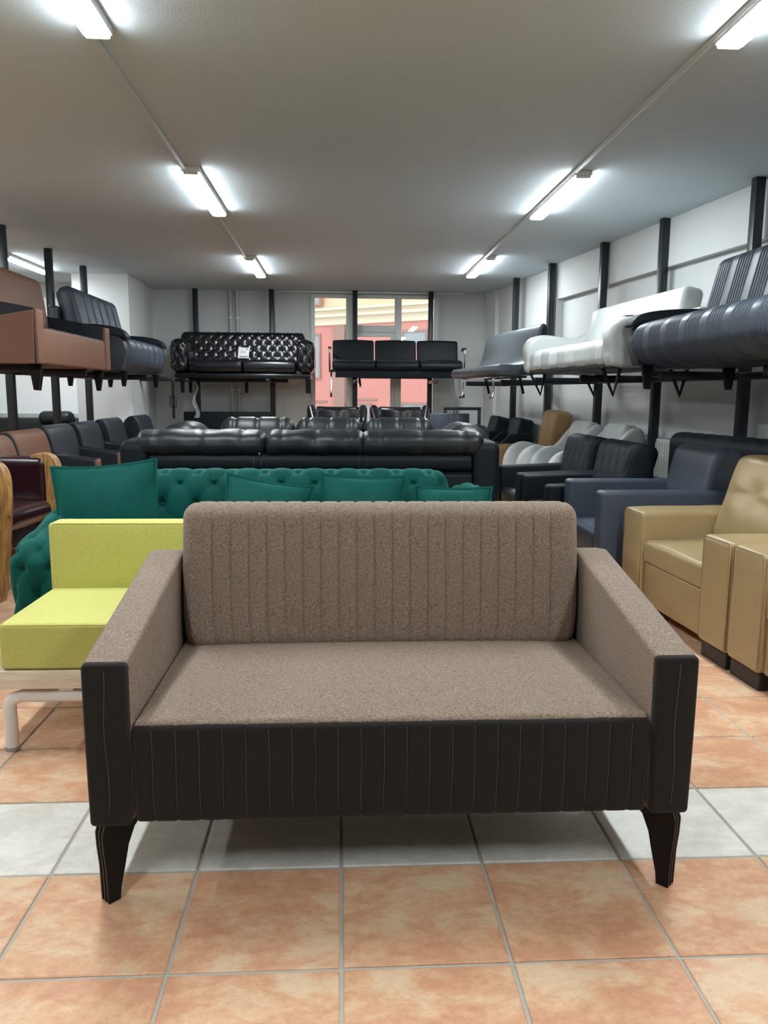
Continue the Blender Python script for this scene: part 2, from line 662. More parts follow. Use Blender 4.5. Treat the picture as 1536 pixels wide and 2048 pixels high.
# the tall window with street view
w1 = struct(boxes('window_1', [(WX0, WX0 + .055, WY - .03, WY + .05, WZ0, WZ1), (WX1 - .065, WX1, WY - .03, WY + .05, WZ0, WZ1),
                               (WX0 + .055, WX1 - .065, WY - .03, WY + .05, WZ1 - .045, WZ1), (WX0 + .055, WX1 - .065, WY - .03, WY + .05, WZ0, WZ0 + .06)], 'frame_white'))
box('mullion', (.10, .09, WZ1 - WZ0 - .105), (.135, WY + .01, (WZ1 + WZ0) / 2), 'frame_white', w1)
box('mullion', (.10, .09, WZ1 - WZ0 - .105), (.862, WY + .01, (WZ1 + WZ0) / 2), 'frame_white', w1)
box('transom', (.627, .09, .10), (.4985, WY + .01, 2.165), 'frame_white', w1)
sash = boxes('sash', [(.187, .245, WY - .045, WY + .03, .36, 2.11), (.752, .81, WY - .045, WY + .03, .36, 2.11),
                      (.245, .752, WY - .045, WY + .03, 2.05, 2.11), (.245, .752, WY - .045, WY + .03, .36, .42)], 'frame_white', w1)
box('handle', (.025, .03, .13), (.78, WY - .06, 1.25), 'white_metal', sash)
for (x0, x1, z0, z1) in ((WX0 + .055, .085, WZ0 + .06, WZ1 - .045), (.185, .812, 2.215, WZ1 - .045), (.245, .752, .42, 2.05), (.912, WX1 - .065, WZ0 + .06, WZ1 - .045)):
    boxes('pane', [(x0, x1, WY + .012, WY + .018, z0, z1)], 'window_glass', w1)
t = thing('curtain_rail', 'thin white curtain rail under the ceiling above the tall window', 'curtain rail', (0, 11.86, 2.682))
box('track', (2.75, .03, .022), (.45, 0, 0), 'white_metal', t)
for x in (-.7, .45, 1.6):
    box('bracket', (.03, .05, .014), (x, .01, .0105), 'white_metal', t)
for x, l in ((-1.615, 'left'), (-1.515, 'right')):
    t = thing('riser_pipe', '%s of two slim grey pipes running up the wall behind the tufted black sofa' % l, 'pipe', (x, 11.90, 0), group='riser pipes on the back wall')
    tube('pipe', [(0, 0, 0), (0, 0, CEIL)], .026, 'trunking', t, 12)
    for z in (.5, 1.25, 2.3):
        tube('clip', [(0, .0, z - .012), (0, 0, z + .012)], .031, 'white_metal', t, 12)

# ------------------------------------------------------------------ street outside
fa = thing('street_building', 'red and cream building across the street seen through the window', 'building', (-.8, 24, -.6), math.atan2(-2.5, 3.4))
boxes('lower_wall', [(-9, 14, 0, .5, -3, 3.86)], 'facade_red', fa)
boxes('upper_wall', [(-9, 14, .15, .5, 4.25, 9)], 'facade_beige', fa)
for (d, z0, z1) in ((.05, 3.80, 4.02), (.20, 4.02, 4.10), (.12, 4.10, 4.20), (.28, 4.20, 4.27)):
    boxes('cornice', [(-9, 14, -d, .3, z0, z1)], 'facade_cream', fa)
boxes('pilaster', [(.80, 1.20, -.10, .1, -3, 3.80)], 'facade_grey', fa)


def fwin(x0, x1, z0, z1):
    wn = boxes('window', [(x0 - .06, x0, -.05, .1, z0 - .06, z1 + .06), (x1, x1 + .06, -.05, .1, z0 - .06, z1 + .06),
                          (x0, x1, -.05, .1, z0 - .06, z0), (x0, x1, -.05, .1, z1, z1 + .06)], 'facade_grey', fa)
    boxes('window_pane', [(x0, x1, -.02, .1, z0, z1)], 'facade_pane', wn)


fwin(.02, .22, 2.30, 3.52)
fwin(-3.0, -1.8, 2.30, 3.52)
fwin(1.30, 1.48, 2.95, 3.52)
fwin(3.18, 3.89, 3.13, 3.50)
fwin(3.18, 3.89, .95, 1.52)
fwin(1.30, 2.05, .95, 1.48)
fwin(5.0, 6.2, 2.3, 3.5)
fwin(-.05, .22, 4.45, 5.6)
fwin(2.0, 2.9, 5.2, 6.3)
for a, b, z0, z1 in ((1.4, 2.3, 1.62, 1.68), (1.35, 2.15, 2.30, 2.36), (3.1, 4.0, 2.42, 2.48), (.02, .5, 1.55, 1.61)):
    boxes('panel_band', [(a, b, -.03, .1, z0, z1)], 'facade_grey', fa)
struct(boxes('pavement', [(-30, 30, 12.3, 60, -3.2, -3.0)], 'street'))


# ------------------------------------------------------------------ ceiling lamps and trunking
def batten(x, y0, y1, label):
    t = thing('ceiling_batten', label, 'ceiling light', (x, (y0 + y1) / 2, CEIL), group='long ceiling lamps')
    L = y1 - y0
    box('housing', (.118, L, .035), (0, 0, -.018), 'lamp_body', t)
    rb('diffuser', (.110, L - .04, .014), (0, 0, -.042), (.008, .008, .0065), 'lamp_glow', t, (1, 4, 1), 3)
    for s in (-1, 1):
        cp = rb('end_cap', (.100, .018, .018), (0, s * (L / 2 - .010), -.044), .006, 'lamp_body', t, (1, 1, 1), 2)
    return t


LY = [(2.28, 3.56), (5.56, 6.84), (8.98, 10.30)]
RY = [(2.16, 3.47), (5.44, 6.74), (8.72, 10.06)]
LN = ['cut by the top left corner of the view', 'of the left row, between the corner lamp and the smallest one', 'the smallest of the left row, before the window']
RN = ['cut by the top right corner of the view', 'of the right row, between the corner lamp and the smallest one', 'the smallest of the right row, before the window']
for (a, b), n in zip(LY, LN):
    batten(-1.0, a, b, 'white strip lamp ' + n)
for (a, b), n in zip(RY, RN):
    batten(1.635, a, b, 'white strip lamp ' + n)
batten(-3.66, 9.05, 10.3, 'white strip lamp behind the shelf posts at far left')
for x in (-1.0, 1.635):
    for a in (-.90,):
        batten(x, a, a + 1.28, 'white strip lamp overhead behind the camera, %s row' % ('left' if x < 0 else 'right'))
for a, n in ((5.6, 'nearer the rack'), (2.2, 'level with the emerald sofa')):
    batten(-3.66, a, a + 1.28, 'white strip lamp on the left aisle ceiling, ' + n)
for x, l in ((-1.045, 'left'), (1.58, 'right')):
    t = thing('cable_trunking', 'narrow white cable trunking along the %s row of ceiling lamps' % l, 'cable trunking', (x, 0, CEIL), group='cable trunking on the ceiling')
    box('channel', (.026, 14.9, .016), (0, 2.6, -.008), 'trunking', t, bev=.002)
    box('cover', (.020, 14.9, .006), (0, 2.6, -.019), 'trunking', t, bev=.001)


# ------------------------------------------------------------------ steel racks
def post(parent, x, y, rz=0.0, z1=CEIL, sx=.072, sy=.062):
    p = box('post', (sx, sy, z1 - .012), (x, y, (z1 + .012) / 2), 'black_metal', parent, (0, 0, rz), .004)
    box('foot_plate', (.15, .15, .012), (0, 0, -(z1 - .012) / 2 - .006), 'black_metal', p)
    return p


SZ = 1.375                                              # shelf height
SZL = 1.415                                             # the left one hangs a little higher
t = thing('shelf_rack', 'black steel display rack on the left carrying the cinnamon and grey sofas', 'rack', (0, 0, 0))
for y in (7.59, 8.75, 9.885):
    post(t, -3.085, y)
for y in (6.45, 7.59, 8.75, 9.885):
    if y < 7:
        post(t, -3.085, y)
    box('arm', (.72, .05, .06), (-2.745, y, SZL - .03), 'black_metal', t)
box('arm', (.42, .05, .06), (-2.51, 10.9, SZL - .03), 'black_metal', t)
box('rail', (.04, 3.44, .05), (-3.02, 8.17, SZL - .032), 'black_metal', t)

t = thing('shelf_rack', 'black steel display rack against the slanting right wall under three sofas', 'rack', (0, 0, 0))
RP = [(3.05, 4.30), (2.895, 5.53), (2.775, 6.82), (2.615, 7.90), (2.435, 9.18), (2.28, 10.33)]
for (x, y) in RP:
    post(t, x, y, RA)
AE = [(2.36, 4.25), (2.27, 5.48), (2.09, 6.74), (1.95, 7.80), (1.88, 9.10), (1.66, 10.25)]
for (x, y), (a, b) in zip(RP, AE):
    L = math.hypot(x - a, y - b) + .04
    box('arm', (L, .05, .06), ((x + a) / 2, (y + b) / 2, SZ - .03), 'black_metal', t, (0, 0, math.atan2(y - b, x - a)))
for i in range(len(RP) - 1):
    (x0, y0), (x1, y1) = RP[i], RP[i + 1]
    L = math.hypot(x1 - x0, y1 - y0)
    box('rail', (.05, L, .05), ((x0 + x1) / 2 - .075, (y0 + y1) / 2, SZ - .032), 'black_metal', t, (0, 0, math.atan2(x0 - x1, y1 - y0)))

t = thing('shelf_rack', 'pair of black posts with brackets holding up the glossy tufted sofa', 'rack', (0, 0, 0))
for x in (-2.105, -1.003):
    post(t, x, 11.80)
    box('arm', (.05, .86, .05), (x, 11.36, SZ + .005), 'black_metal', t)
box('rail', (1.6, .05, .05), (-1.55, 11.40, SZ + .005), 'black_metal', t)
t = thing('shelf_rack', 'pair of black posts in front of the window holding up the three seat bench', 'rack', (0, 0, 0))
for x in (.215, 1.335):
    post(t, x, 11.80)
    box('arm', (.05, .80, .05), (x, 11.40, SZ + .005), 'black_metal', t)
box('rail', (1.12, .04, .05), (.775, 11.76, SZ + .08), 'black_metal', t)


# ------------------------------------------------------------------ furniture: shared builders
# every piece: front at local y = 0, facing -y, base at z = 0
LEFTWARD = -PI / 2       # faces -x (the right hand row)
RIGHTWARD = PI / 2       # faces +x (the left hand row)


def slope_sofa(t, W, D=.76, aw=.104, af=.605, ab=.725, z0=.21, sh=.455, bt=.845, ribs=False,
               cloth='brown_cloth', dark='dark_cloth', back='brown_cloth', armside='brown_cloth', armfront='dark_cloth', thread='thread',
               seat='brown_cloth', front='dark_cloth', round_back=.05):
    """low settee with arms falling to the front and a stitched back"""
    hw = W / 2
    iw = W - 2 * aw
    # arms
    for s in (-1, 1):
        prof = [(.028, z0), (.016, af - .30), (.016, af - .004), (D - .10, ab), (D - .03, ab - .01), (D - .05, z0)]
        a = prism('arm', prof, 0, aw, armside, t, .014, 3, (s * hw - (aw if s > 0 else 0), 0, 0))
        fp = rb('arm_front', (aw - .002, .034, af - z0 - .004), (s * (hw - aw / 2), .015, (af + z0) / 2 - .003), (.012, .012, .012), armfront, t, (1, 1, 6), 2,
                lambda P, N, S, h: np.stack([P[:, 0] * (1 - .04 * (1 - P[:, 2] / h[2]) ** 2 * .5), P[:, 1], P[:, 2]], 1))
        if thread:
            x = s * (hw - aw * .5)
            tubes('seam', [[(x + .003 * math.sin(k), -.0035, z0 + .03 + k * (af - z0 - .05) / 8) for k in range(9)]], .0009, thread, t)
    # seat
    pos = [(i - (int(iw / .0533) - 1) / 2) * .0533 for i in range(int(iw / .0533))]
    if ribs:
        xs = groove_xs(pos, iw / 2, .012, .004)
        rb('seat_front', (iw - .004, D - .14, sh - z0 - .008), (0, .008 + (D - .14) / 2, z0 + (sh - z0 - .008) / 2), (.012, .018, .014), front, t, (1, 2, 6), 2,
           grooves(pos, .0025, .004, True, False), xs=xs)
        tubes('stitching', [[(x + .0007 * math.sin(3 * x * 40 + k * .8), .0088, z0 + .02 + k * (sh - z0 - .038) / 10) for k in range(11)] for x in pos], .0007, thread, t)
    else:
        rb('seat_front', (iw - .004, D - .14, sh - z0 - .008), (0, .008 + (D - .14) / 2, z0 + (sh - z0 - .008) / 2), .02, front, t, (4, 2, 2), 2)

    def crown(P, N, S, h):
        P = P.copy()
        u, v = P[:, 0] / h[0], P[:, 1] / h[1]
        P[:, 2] += .014 * (1 - u ** 4) * (1 - v ** 4) + np.where(N[:, 1] < -.2, .0022 * np.sin(P[:, 0] * 21 + 1) + .0016 * np.sin(P[:, 0] * 47), 0)
        return P
    rb('seat_cushion', (iw - .004, D - .12, .034), (0, .020 + (D - .12) / 2, sh - .018), (.014, .014, .014), seat, t, (24, 12, 1), 3, crown)
    # back
    bw = iw - .012
    hgt = bt - sh + .06
    xsb = groove_xs(pos, bw / 2, round_back, .0045) if ribs else None

    def shape(P, N, S, h):
        P = P.copy()
        z = P[:, 2] / h[2]
        P[:, 0] *= 1 - .022 * np.clip(-z - .45, 0, 1) ** 1.3 * 2
        P[:, 1] -= .012 * (1 - z ** 2)
        return P
    fs = [grooves(pos, .0045, .0045, True)] if ribs else []
    rb('backrest', (bw, .15, hgt), (0, D - .105, sh - .03 + hgt / 2), (round_back, .055, round_back), back, t, (12, 3, 10), 4, chain(*(fs + [shape])), (math.radians(-7), 0, 0), xs=xsb)
    if ribs:
        lines = []
        c, sn = math.cos(math.radians(-7)), math.sin(math.radians(-7))
        for x in pos:
            if abs(x) > bw / 2 - .05:
                continue
            L = []
            for k in range(10):
                z = -hgt / 2 + .07 + k * (hgt - .13) / 9
                y = -.075 - .012 * (1 - (z / (hgt / 2)) ** 2) + .0042
                L.append((x, D - .105 + y * c - z * sn, sh - .03 + hgt / 2 + y * sn + z * c))
            lines.append(L)
        tubes('back_stitching', lines, .0006, thread, t)
    rb('back_frame', (iw + .01, .09, bt - z0 - .12), (0, D - .055, z0 + (bt - z0 - .12) / 2), .02, dark, t, (2, 1, 2), 2)
    return t


def fluted_leg(t, x, y, s, h=.212, mat='black_leg', fy=1):
    """bracket leg that sweeps in from a wide top to a thin foot, five flutes down its outer corner"""
    prof = [(0, h), (.128, h), (.122, h - .006), (.090, h - .018), (.068, h - .042), (.053, h - .082), (.044, h - .13), (.033, .03), (.030, .0), (.004, .0), (.002, .09), (-.002, .14),
            (-.003, h - .035), (.003, h - .014)]
    V, Fc = [], []
    for i in range(5):
        ins = .0 if i in (0, 2, 4) else .0018
        me = prism_me([((a if a > .05 else a + ins), b) for a, b in prof], i * .0072, (i + 1) * .0072, .001, 1)
        o = len(V)
        for v in me.vertices:
            # outline runs along x here, thickness along y
            a, c = v.co.y * 1.18, v.co.x - .018          # set diagonally across the corner
            V.append((x - s * (a + c) * .7071, y + fy * (a - c) * .7071, v.co.z))
        Fc += [tuple(k + o for k in p.vertices) for p in me.polygons]
        bpy.data.meshes.remove(me)
    me = mesh('leg', V, Fc, True, 35)
    bm = bmesh.new()
    bm.from_mesh(me)
    bmesh.ops.recalc_face_normals(bm, faces=bm.faces)
    bm.to_mesh(me)
    bm.free()
    return link('leg', me, mat, t)


def taper_leg(t, x, y, h, r0, r1, mat, lean=(0, 0), sides=12):
    return tube('leg', [(x, y, h), (x + lean[0], y + lean[1], 0)], [r0, r1], mat, t, sides)


# ------------------------------------------------------------------ the brown settee in front
t = thing('loveseat', 'brown tweed two seater with dark stitched front panel, nearest to the camera', 'sofa', (.127, 1.70, 0))
slope_sofa(t, 1.42, ribs=True)
for s in (-1, 1):
    fluted_leg(t, s * .692, .030, s)
    fluted_leg(t, s * .692, .70, s, fy=-1)

# ------------------------------------------------------------------ lime bench behind it
t = thing('bench_sofa', 'lime green cloth bench with pale wood base and white tube legs', 'sofa', (-.50, 2.535, 0))
LW = 1.25
rb('seat_cushion', (LW, .52, .158), (0, .262, .288 + .079), .016, 'lime_cloth', t, (10, 6, 2), 3, puff(2, .008))
bk = rb('backrest', (LW, .105, .275), (0, .535, .43 + .1375), (.03, .016, .016), 'lime_cloth', t, (10, 1, 4), 3, puff(1, .006))
tubes('seam', [[(-LW / 2 + .375, .4808 - .001 * (k % 2), .45 + k * .0125) for k in range(20)]], .0011, 'lime_thread', t)
tubes('piping', [[(-LW / 2 + .012, -.0005, .4425), (LW / 2 - .012, -.0005, .4425)], [(-LW / 2 + .02, .485, .7), (LW / 2 - .02, .485, .7)]], .0022, 'lime_cloth', t)
box('wood_rail', (LW + .02, .022, .062), (0, .006, .256), 'pale_wood', t, bev=.003)
box('wood_rail', (LW + .02, .022, .062), (0, .60, .256), 'pale_wood', t, bev=.003)
for s in (-1, 1):
    box('wood_rail', (.022, .572, .062), (s * (LW / 2 - .001), .303, .256), 'pale_wood', t, bev=.003)
box('deck', (LW - .03, .56, .02), (0, .30, .262), 'pale_wood', t)
for y in (.03, .57):
    pts = smooth_prof([(-LW / 2 + .012, y, .012), (-LW / 2 + .012, y, .10), (-LW / 2 + .014, y, .165), (-LW / 2 + .05, y, .188), (-LW / 2 + .12, y, .19), (0, y, .19),
                       (LW / 2 - .12, y, .19), (LW / 2 - .05, y, .188), (LW / 2 - .014, y, .165), (LW / 2 - .012, y, .10), (LW / 2 - .012, y, .012)], 5, False)
    leg = tube('leg_frame', pts, .0215, 'white_metal', t, 14)
    for s in (-1, 1):
        tube('foot_cap', [(s * (LW / 2 - .012), y, 0), (s * (LW / 2 - .012), y, .013)], .0235, 'grey_cap', leg, 14)
for s in (-.42, .42):
    box('spacer', (.05, .58, .016), (s, .30, .219), 'white_metal', t)

# ------------------------------------------------------------------ emerald tufted sofa and its cushions
GX0, GX1, GY = -1.44, .82, 3.34
t = thing('tufted_sofa', 'emerald velvet tufted sofa behind the lime bench', 'sofa', ((GX0 + GX1) / 2, GY, 0))
GW = GX1 - GX0
aw = .27


def arm_slope(P, N, S, h):
    P = P.copy()
    P[:, 2] += np.where(P[:, 2] > 0, .10 * (P[:, 1] / h[1]) * (P[:, 2] / h[2]), 0)
    return P


btn = rbm((.022, .014, .022), (.0105, .0065, .0105), (1, 1, 1), 2)
btn.materials.append(MATS['green_velvet'])
for s in (-1, 1):
    a = rb('arm', (aw, .92, .56), (s * (GW / 2 - aw / 2), .46, .36), (.11, .10, .115), 'green_velvet', t, (14, 50, 30), 6,
           chain(tuft(.137, .31, .022, .020, os=-.02), arm_slope))
    for (u, z) in ((-.0685, .135), (.0685, .135), (0, -.02), (-.0685, -.175), (.0685, -.175)):
        link('button', btn, None, a, (u, -.438 + (.012 if abs(u) > .05 else 0), z))
GB = GW - 2 * aw + .06
b = rb('backrest', (GB, .30, .62), (0, .80, .49), (.10, .10, .14), 'green_velvet', t, (120, 14, 44), 6, tuft(.173, .25, .020, .022, os=.0), (math.radians(-9), 0, 0))
for j in range(-1, 3):
    z = j * .125
    for i in range(-6, 7):
        u = (i + (.5 if j % 2 else 0)) * .173
        if abs(u) < GB / 2 - .06:
            link('button', btn, None, b, (u, -.127, z))
rb('seat', (GW - 2 * aw + .02, .74, .20), (0, .40, .265), (.05, .06, .05), 'green_velvet', t, (10, 6, 3), 3, puff(2, .02))
rb('base', (GW - .08, .86, .10), (0, .46, .13), .02, 'green_velvet', t, (4, 2, 1), 2)
for sx in (-1, 1):
    for y in (.10, .82):
        taper_leg(t, sx * (GW / 2 - .12), y, .09, .028, .02, 'black_leg')


def cushion(label, loc, rot, w=.44, T=.10, tagged=False):
    o = thing('throw_cushion', label, 'cushion', loc, 0, 'emerald throw cushions')
    o.rotation_euler = rot
    n = 22
    V, Fc = [], []
    us = np.sin(np.linspace(-PI / 2, PI / 2, n))
    rng = random.Random(len(label))
    ph = rng.random() * 6
    for side in (-1, 1):
        base = len(V)
        for i, u in enumerate(us):
            for j, v in enumerate(us):
                x = w / 2 * u * (1 - .07 * (1 - v * v) * abs(u))
                z = w / 2 * v * (1 - .07 * (1 - u * u) * abs(v))
                th = T * (max(0, (1 - u * u) * (1 - v * v))) ** .62
                th *= 1 + .06 * math.sin(7 * u + ph) * math.sin(5 * v + ph)
                V.append((x, side * th, z + w / 2))
        for i in range(n - 1):
            for j in range(n - 1):
                q = [base + i * n + j, base + (i + 1) * n + j, base + (i + 1) * n + j + 1, base + i * n + j + 1]
                Fc.append(tuple(q) if side < 0 else tuple(reversed(q)))
    link('cover', mesh('cushion', V, Fc), 'green_velvet', o)
    # flange round the rim
    rim, rim2 = [], []
    for k in range(80):
        a = k / 80 * 4
        e, f = int(a), (a - int(a)) * 2 - 1
        u, v = [(f, -1), (1, f), (-f, 1), (-1, -f)][e]
        x = w / 2 * u * (1 - .07 * (1 - v * v) * abs(u))
        z = w / 2 * v * (1 - .07 * (1 - u * u) * abs(v))
        rim.append((x, 0, z + w / 2))
        l = max(abs(u), abs(v))
        rim2.append((x + 0.011 * (u if abs(u) > .92 else 0), 0, z + w / 2 + 0.011 * (v if abs(v) > .92 else 0)))
    V, Fc = [], []
    for (a, b2) in zip(rim, rim2):
        V += [(a[0], -.005, a[2]), (b2[0], -.0035, b2[2]), (b2[0], .0035, b2[2]), (a[0], .005, a[2])]
    m = len(rim)
    for k in range(m):
        for c in range(4):
            Fc.append((4 * k + c, 4 * k + (c + 1) % 4, 4 * ((k + 1) % m) + (c + 1) % 4, 4 * ((k + 1) % m) + c))
    link('flange', mesh('flange', V, Fc, True, 40), 'green_velvet', o)
    if tagged:
        tg = box('care_tag', (.022, .004, .052), (w / 2 + .004, -.012, w - .10), 'paper', o, (0, math.radians(18), 0), .001)
        box('print', (.006, .0012, .034), (0, -.0028, 0), 'pale_ink', tg, (0, 0, 0), .0004)
    return o


cushion('large emerald cushion at the left end of the tufted sofa, one corner highest', (-1.09, 3.72, .395), (math.radians(-12), math.radians(-4), math.radians(8)), .475)
cushion('emerald cushion with a white tag, slumped low to one side', (-.41, 3.76, .372), (math.radians(-16), math.radians(9), 0), .42, .09, True)
cushion('emerald cushion standing square, third from the left end', (.095, 3.76, .40), (math.radians(-14), math.radians(1.5), math.radians(-3)), .41)
cushion('emerald cushion at the right end of the tufted sofa', (.54, 3.74, .385), (math.radians(-14), math.radians(-1), math.radians(-16)), .37)

# ------------------------------------------------------------------ black sofa seen from behind
t = thing('leather_sofa', 'wide black leather sofa with its back turned, three headrests flopped over', 'sofa', (-.17, 5.60, 0), PI)
BW = 2.27
for s in (-1, 1):
    rb('arm', (.17, .95, .86), (s * (BW / 2 - .085), .475, .495), (.05, .06, .06), 'matte_black', t, (2, 4, 4), 4)
rb('back_shell', (BW - .335, .22, .66), (0, .83, .40), (.01, .02, .02), 'matte_black', t, (8, 1, 4), 2)
rb('back_top', (BW - .335, .24, .11), (0, .815, .79), (.012, .05, .045), 'matte_black', t, (8, 2, 2), 3)
tubes('seam', [[(-.97, .943, .737), (.97, .943, .737)]], .0025, 'satin_black', t)
tubes('panel_seam', [[(x, .9405, .74), (x, .935, .83)] for x in (-.325, -.28, .30, .345)], .0015, 'slate_leather', t)
rb('seat', (BW - .335, .74, .30), (0, .38, .30), .05, 'black_leather', t, (8, 4, 2), 3)
for x, w_ in ((-.665, .76), (-.02, .62), (.66, .78)):
    gp = [-w_ * .32, 0, w_ * .32]
    hd = rb('headrest', (w_, .30, .165), (x, .80, .895), (.06, .11, .072), 'black_leather', t, (34, 10, 4), 6,
            chain(grooves(gp, .007, .009), wrinkle(.0035, int(x * 100) % 50, 20), puff(2, .006)), (math.radians(6), 0, 0))
    tubes('stitch', [[(g0, -.02 + .152 * math.sin(k / 8 * 1.2), .076 - .055 * (1 - math.cos(k / 8 * 1.5))) for k in range(-8, 9)] for g0 in gp], .0013, 'slate_leather', hd)
for s in (-1, 1):
    for y in (.08, .87):
        rb('foot', (.10, .08, .065), (s * (BW / 2 - .09), y, .0325), .01, 'black_plastic', t)
box('clip_tag', (.012, .006, .014), (.31, .945, .845), 'chrome', t)

# ------------------------------------------------------------------ black corner sofa beyond, facing the camera
t = thing('leather_sofa', 'black leather sofa facing the camera beyond the turned one, plump channelled backs', 'sofa', (-.13, 6.30, 0))
for x, w_ in ((-.60, .66), (.03, .60), (.65, .64)):
    gp = [-w_ * .30, 0, w_ * .30]
    b = rb('back_cushion', (w_, .26, .58), (x, .72, .705), (.10, .11, .13), 'black_leather', t, (26, 4, 10), 5, chain(grooves(gp, .014, .016), puff(1, .02)), (math.radians(-8), 0, 0))
    tubes('stitch', [[(g0 + d, -.128 + (.0 if k < 10 else .012 * (k - 9)), -.20 + k * .035) for k in range(13)] for g0 in gp for d in (-.007, .007)], .0012, 'slate_leather', b)
rb('back_shell', (2.10, .16, .78), (0, .88, .47), .05, 'black_leather', t, (6, 1, 4), 3)
for s in (-1, 1):
    rb('arm', (.34, .95, .52), (s * 1.17, .50, .32), .07, 'black_leather', t, (3, 6, 4), 3)
    am = rb('arm_pillow', (.40, .70, .34), (s * 1.20, .52, .765), (.17, .15, .15), 'black_leather', t, (8, 14, 4), 5, chain(wrinkle(.008, 5 + s, 11), puff(2, .02)), (0, s * math.radians(10), 0))
rb('seat', (2.0, .72, .34), (0, .36, .28), .06, 'black_leather', t, (12, 4, 2), 3, grooves([-.33, .33], .02, .02))
for s in (-1, 1):
    for y in (.1, .85):
        rb('foot', (.10, .08, .065), (s * 1.15, y, .0325), .01, 'black_plastic', t)


# ------------------------------------------------------------------ glossy tub chairs by the window
def tub_chair(label, loc, rz):
    t = thing('tub_chair', label, 'armchair', loc, rz, 'tub chairs by the window')
    rb('backrest', (.56, .16, .62), (0, .56, .74), (.07, .07, .06), 'gloss_black', t, (10, 3, 6), 4, lambda P, N, S, h: np.stack([P[:, 0], P[:, 1] - .10 * (P[:, 0] / h[0]) ** 2, P[:, 2]], 1), (math.radians(-6), 0, 0))
    for s in (-1, 1):
        w_ = rb('wing', (.11, .34, .58), (s * .29, .45, .71), (.05, .06, .07), 'gloss_black', t, (2, 5, 5), 4, lambda P, N, S, h: np.stack([P[:, 0], P[:, 1], P[:, 2] - .10 * np.clip(-P[:, 1] / h[1], -1, 1) * (P[:, 2] > 0)], 1), (0, 0, -s * math.radians(9)))
        rb('arm', (.10, .40, .42), (s * .285, .24, .44), .045, 'gloss_black', t, (2, 4, 4), 3)
    rb('seat', (.50, .52, .26), (0, .29, .36), .06, 'gloss_black', t, (5, 5, 2), 3, puff(2, .02))
    for sx in (-1, 1):
        for y in (.08, .56):
            taper_leg(t, sx * .25, y, .24, .024, .014, 'black_leg')
    return t


tub_chair('glossy black tub chair by the window, the left of the pair', (-.022, 8.90, 0), .03)
tub_chair('glossy black tub chair by the window, the right of the pair', (.69, 8.90, 0), -.04)


# ------------------------------------------------------------------ right hand row of armchairs (facing left)
def tan_chair(label, loc):
    t = thing('armchair', label, 'armchair', loc, LEFTWARD + .053, 'tan leather armchairs')
    W, D, aw, ah = 1.12, .86, .235, .575
    for s in (-1, 1):
        x = s * (W / 2 - aw / 2)
        a = rb('arm', (aw, D, ah - .075), (x, D / 2, .075 + (ah - .075) / 2), (.022, .024, .026), 'tan_leather', t, (4, 8, 5), 3,
               chain(wrinkle(.0022, 3 + s, 14), puff(2, .012)))
        h2 = (ah - .075) / 2
        pts = [(-aw / 2 + .004, -D / 2 + .006, -h2 + .02), (-aw / 2 + .004, -D / 2 + .004, h2 - .02), (-aw / 2 + .02, -D / 2 + .004, h2 - .006), (aw / 2 - .02, -D / 2 + .004, h2 - .006),
               (aw / 2 - .004, -D / 2 + .004, h2 - .02), (aw / 2 - .004, -D / 2 + .006, -h2 + .02)]
        tubes('piping', [pts], .003, 'tan_leather', a)
        rb('plinth', (aw - .02, .16, .075), (x, .10, .0375), .006, 'black_plastic', t)
        rb('plinth', (aw - .02, .16, .075), (x, D - .10, .0375), .006, 'black_plastic', t)
    iw = W - 2 * aw
    rb('front_panel', (iw + .004, D - .1, .225), (0, .03 + (D - .1) / 2, .075 + .1125), .012, 'tan_leather', t, (6, 2, 2), 2)
    sc_ = rb('seat_cushion', (iw - .004, .64, .125), (0, .335, .365), (.022, .026, .03), 'tan_leather', t, (10, 8, 2), 3, chain(puff(2, .018), wrinkle(.0018, 9, 18)))
    tubes('piping', [[(s * (iw / 2 - .016), -.315, -.045), (s * (iw / 2 - .016), -.317, .035)] for s in (-1, 1)], .003, 'tan_leather', sc_)
    rb('back_shell', (W - 2 * aw + .05, .18, .60), (0, D - .10, .40), .05, 'tan_leather', t, (4, 1, 4), 3)

    def dent(P, N, S, h):
        u, z = P[:, 0] / h[0], P[:, 2] / h[2]
        a = np.arctan2(z - .12, u)
        rr = np.hypot(u, z - .12)
        k = -.030 * np.exp(-(rr / .30) ** 2) + .005 * np.sin(a * 3 + 2 * np.sin(a * 2) + 1) * np.exp(-((rr - .45) / .32) ** 2)
        return P + N * (k * (N[:, 1] < -.3))[:, None]
    rb('back_cushion', (iw - .01, .24, .52), (0, D - .30, .635), (.06, .09, .07), 'tan_leather', t, (26, 4, 26), 4, chain(puff(1, .05), dent, wrinkle(.004, 11, 12)), (math.radians(-16), 0, 0))
    return t


tan_chair('tan leather armchair, whole in view, with creased back cushion', (1.650, 3.775, 0))
tan_chair('tan leather armchair cut off by the right edge of the view', (1.710, 2.640, 0))


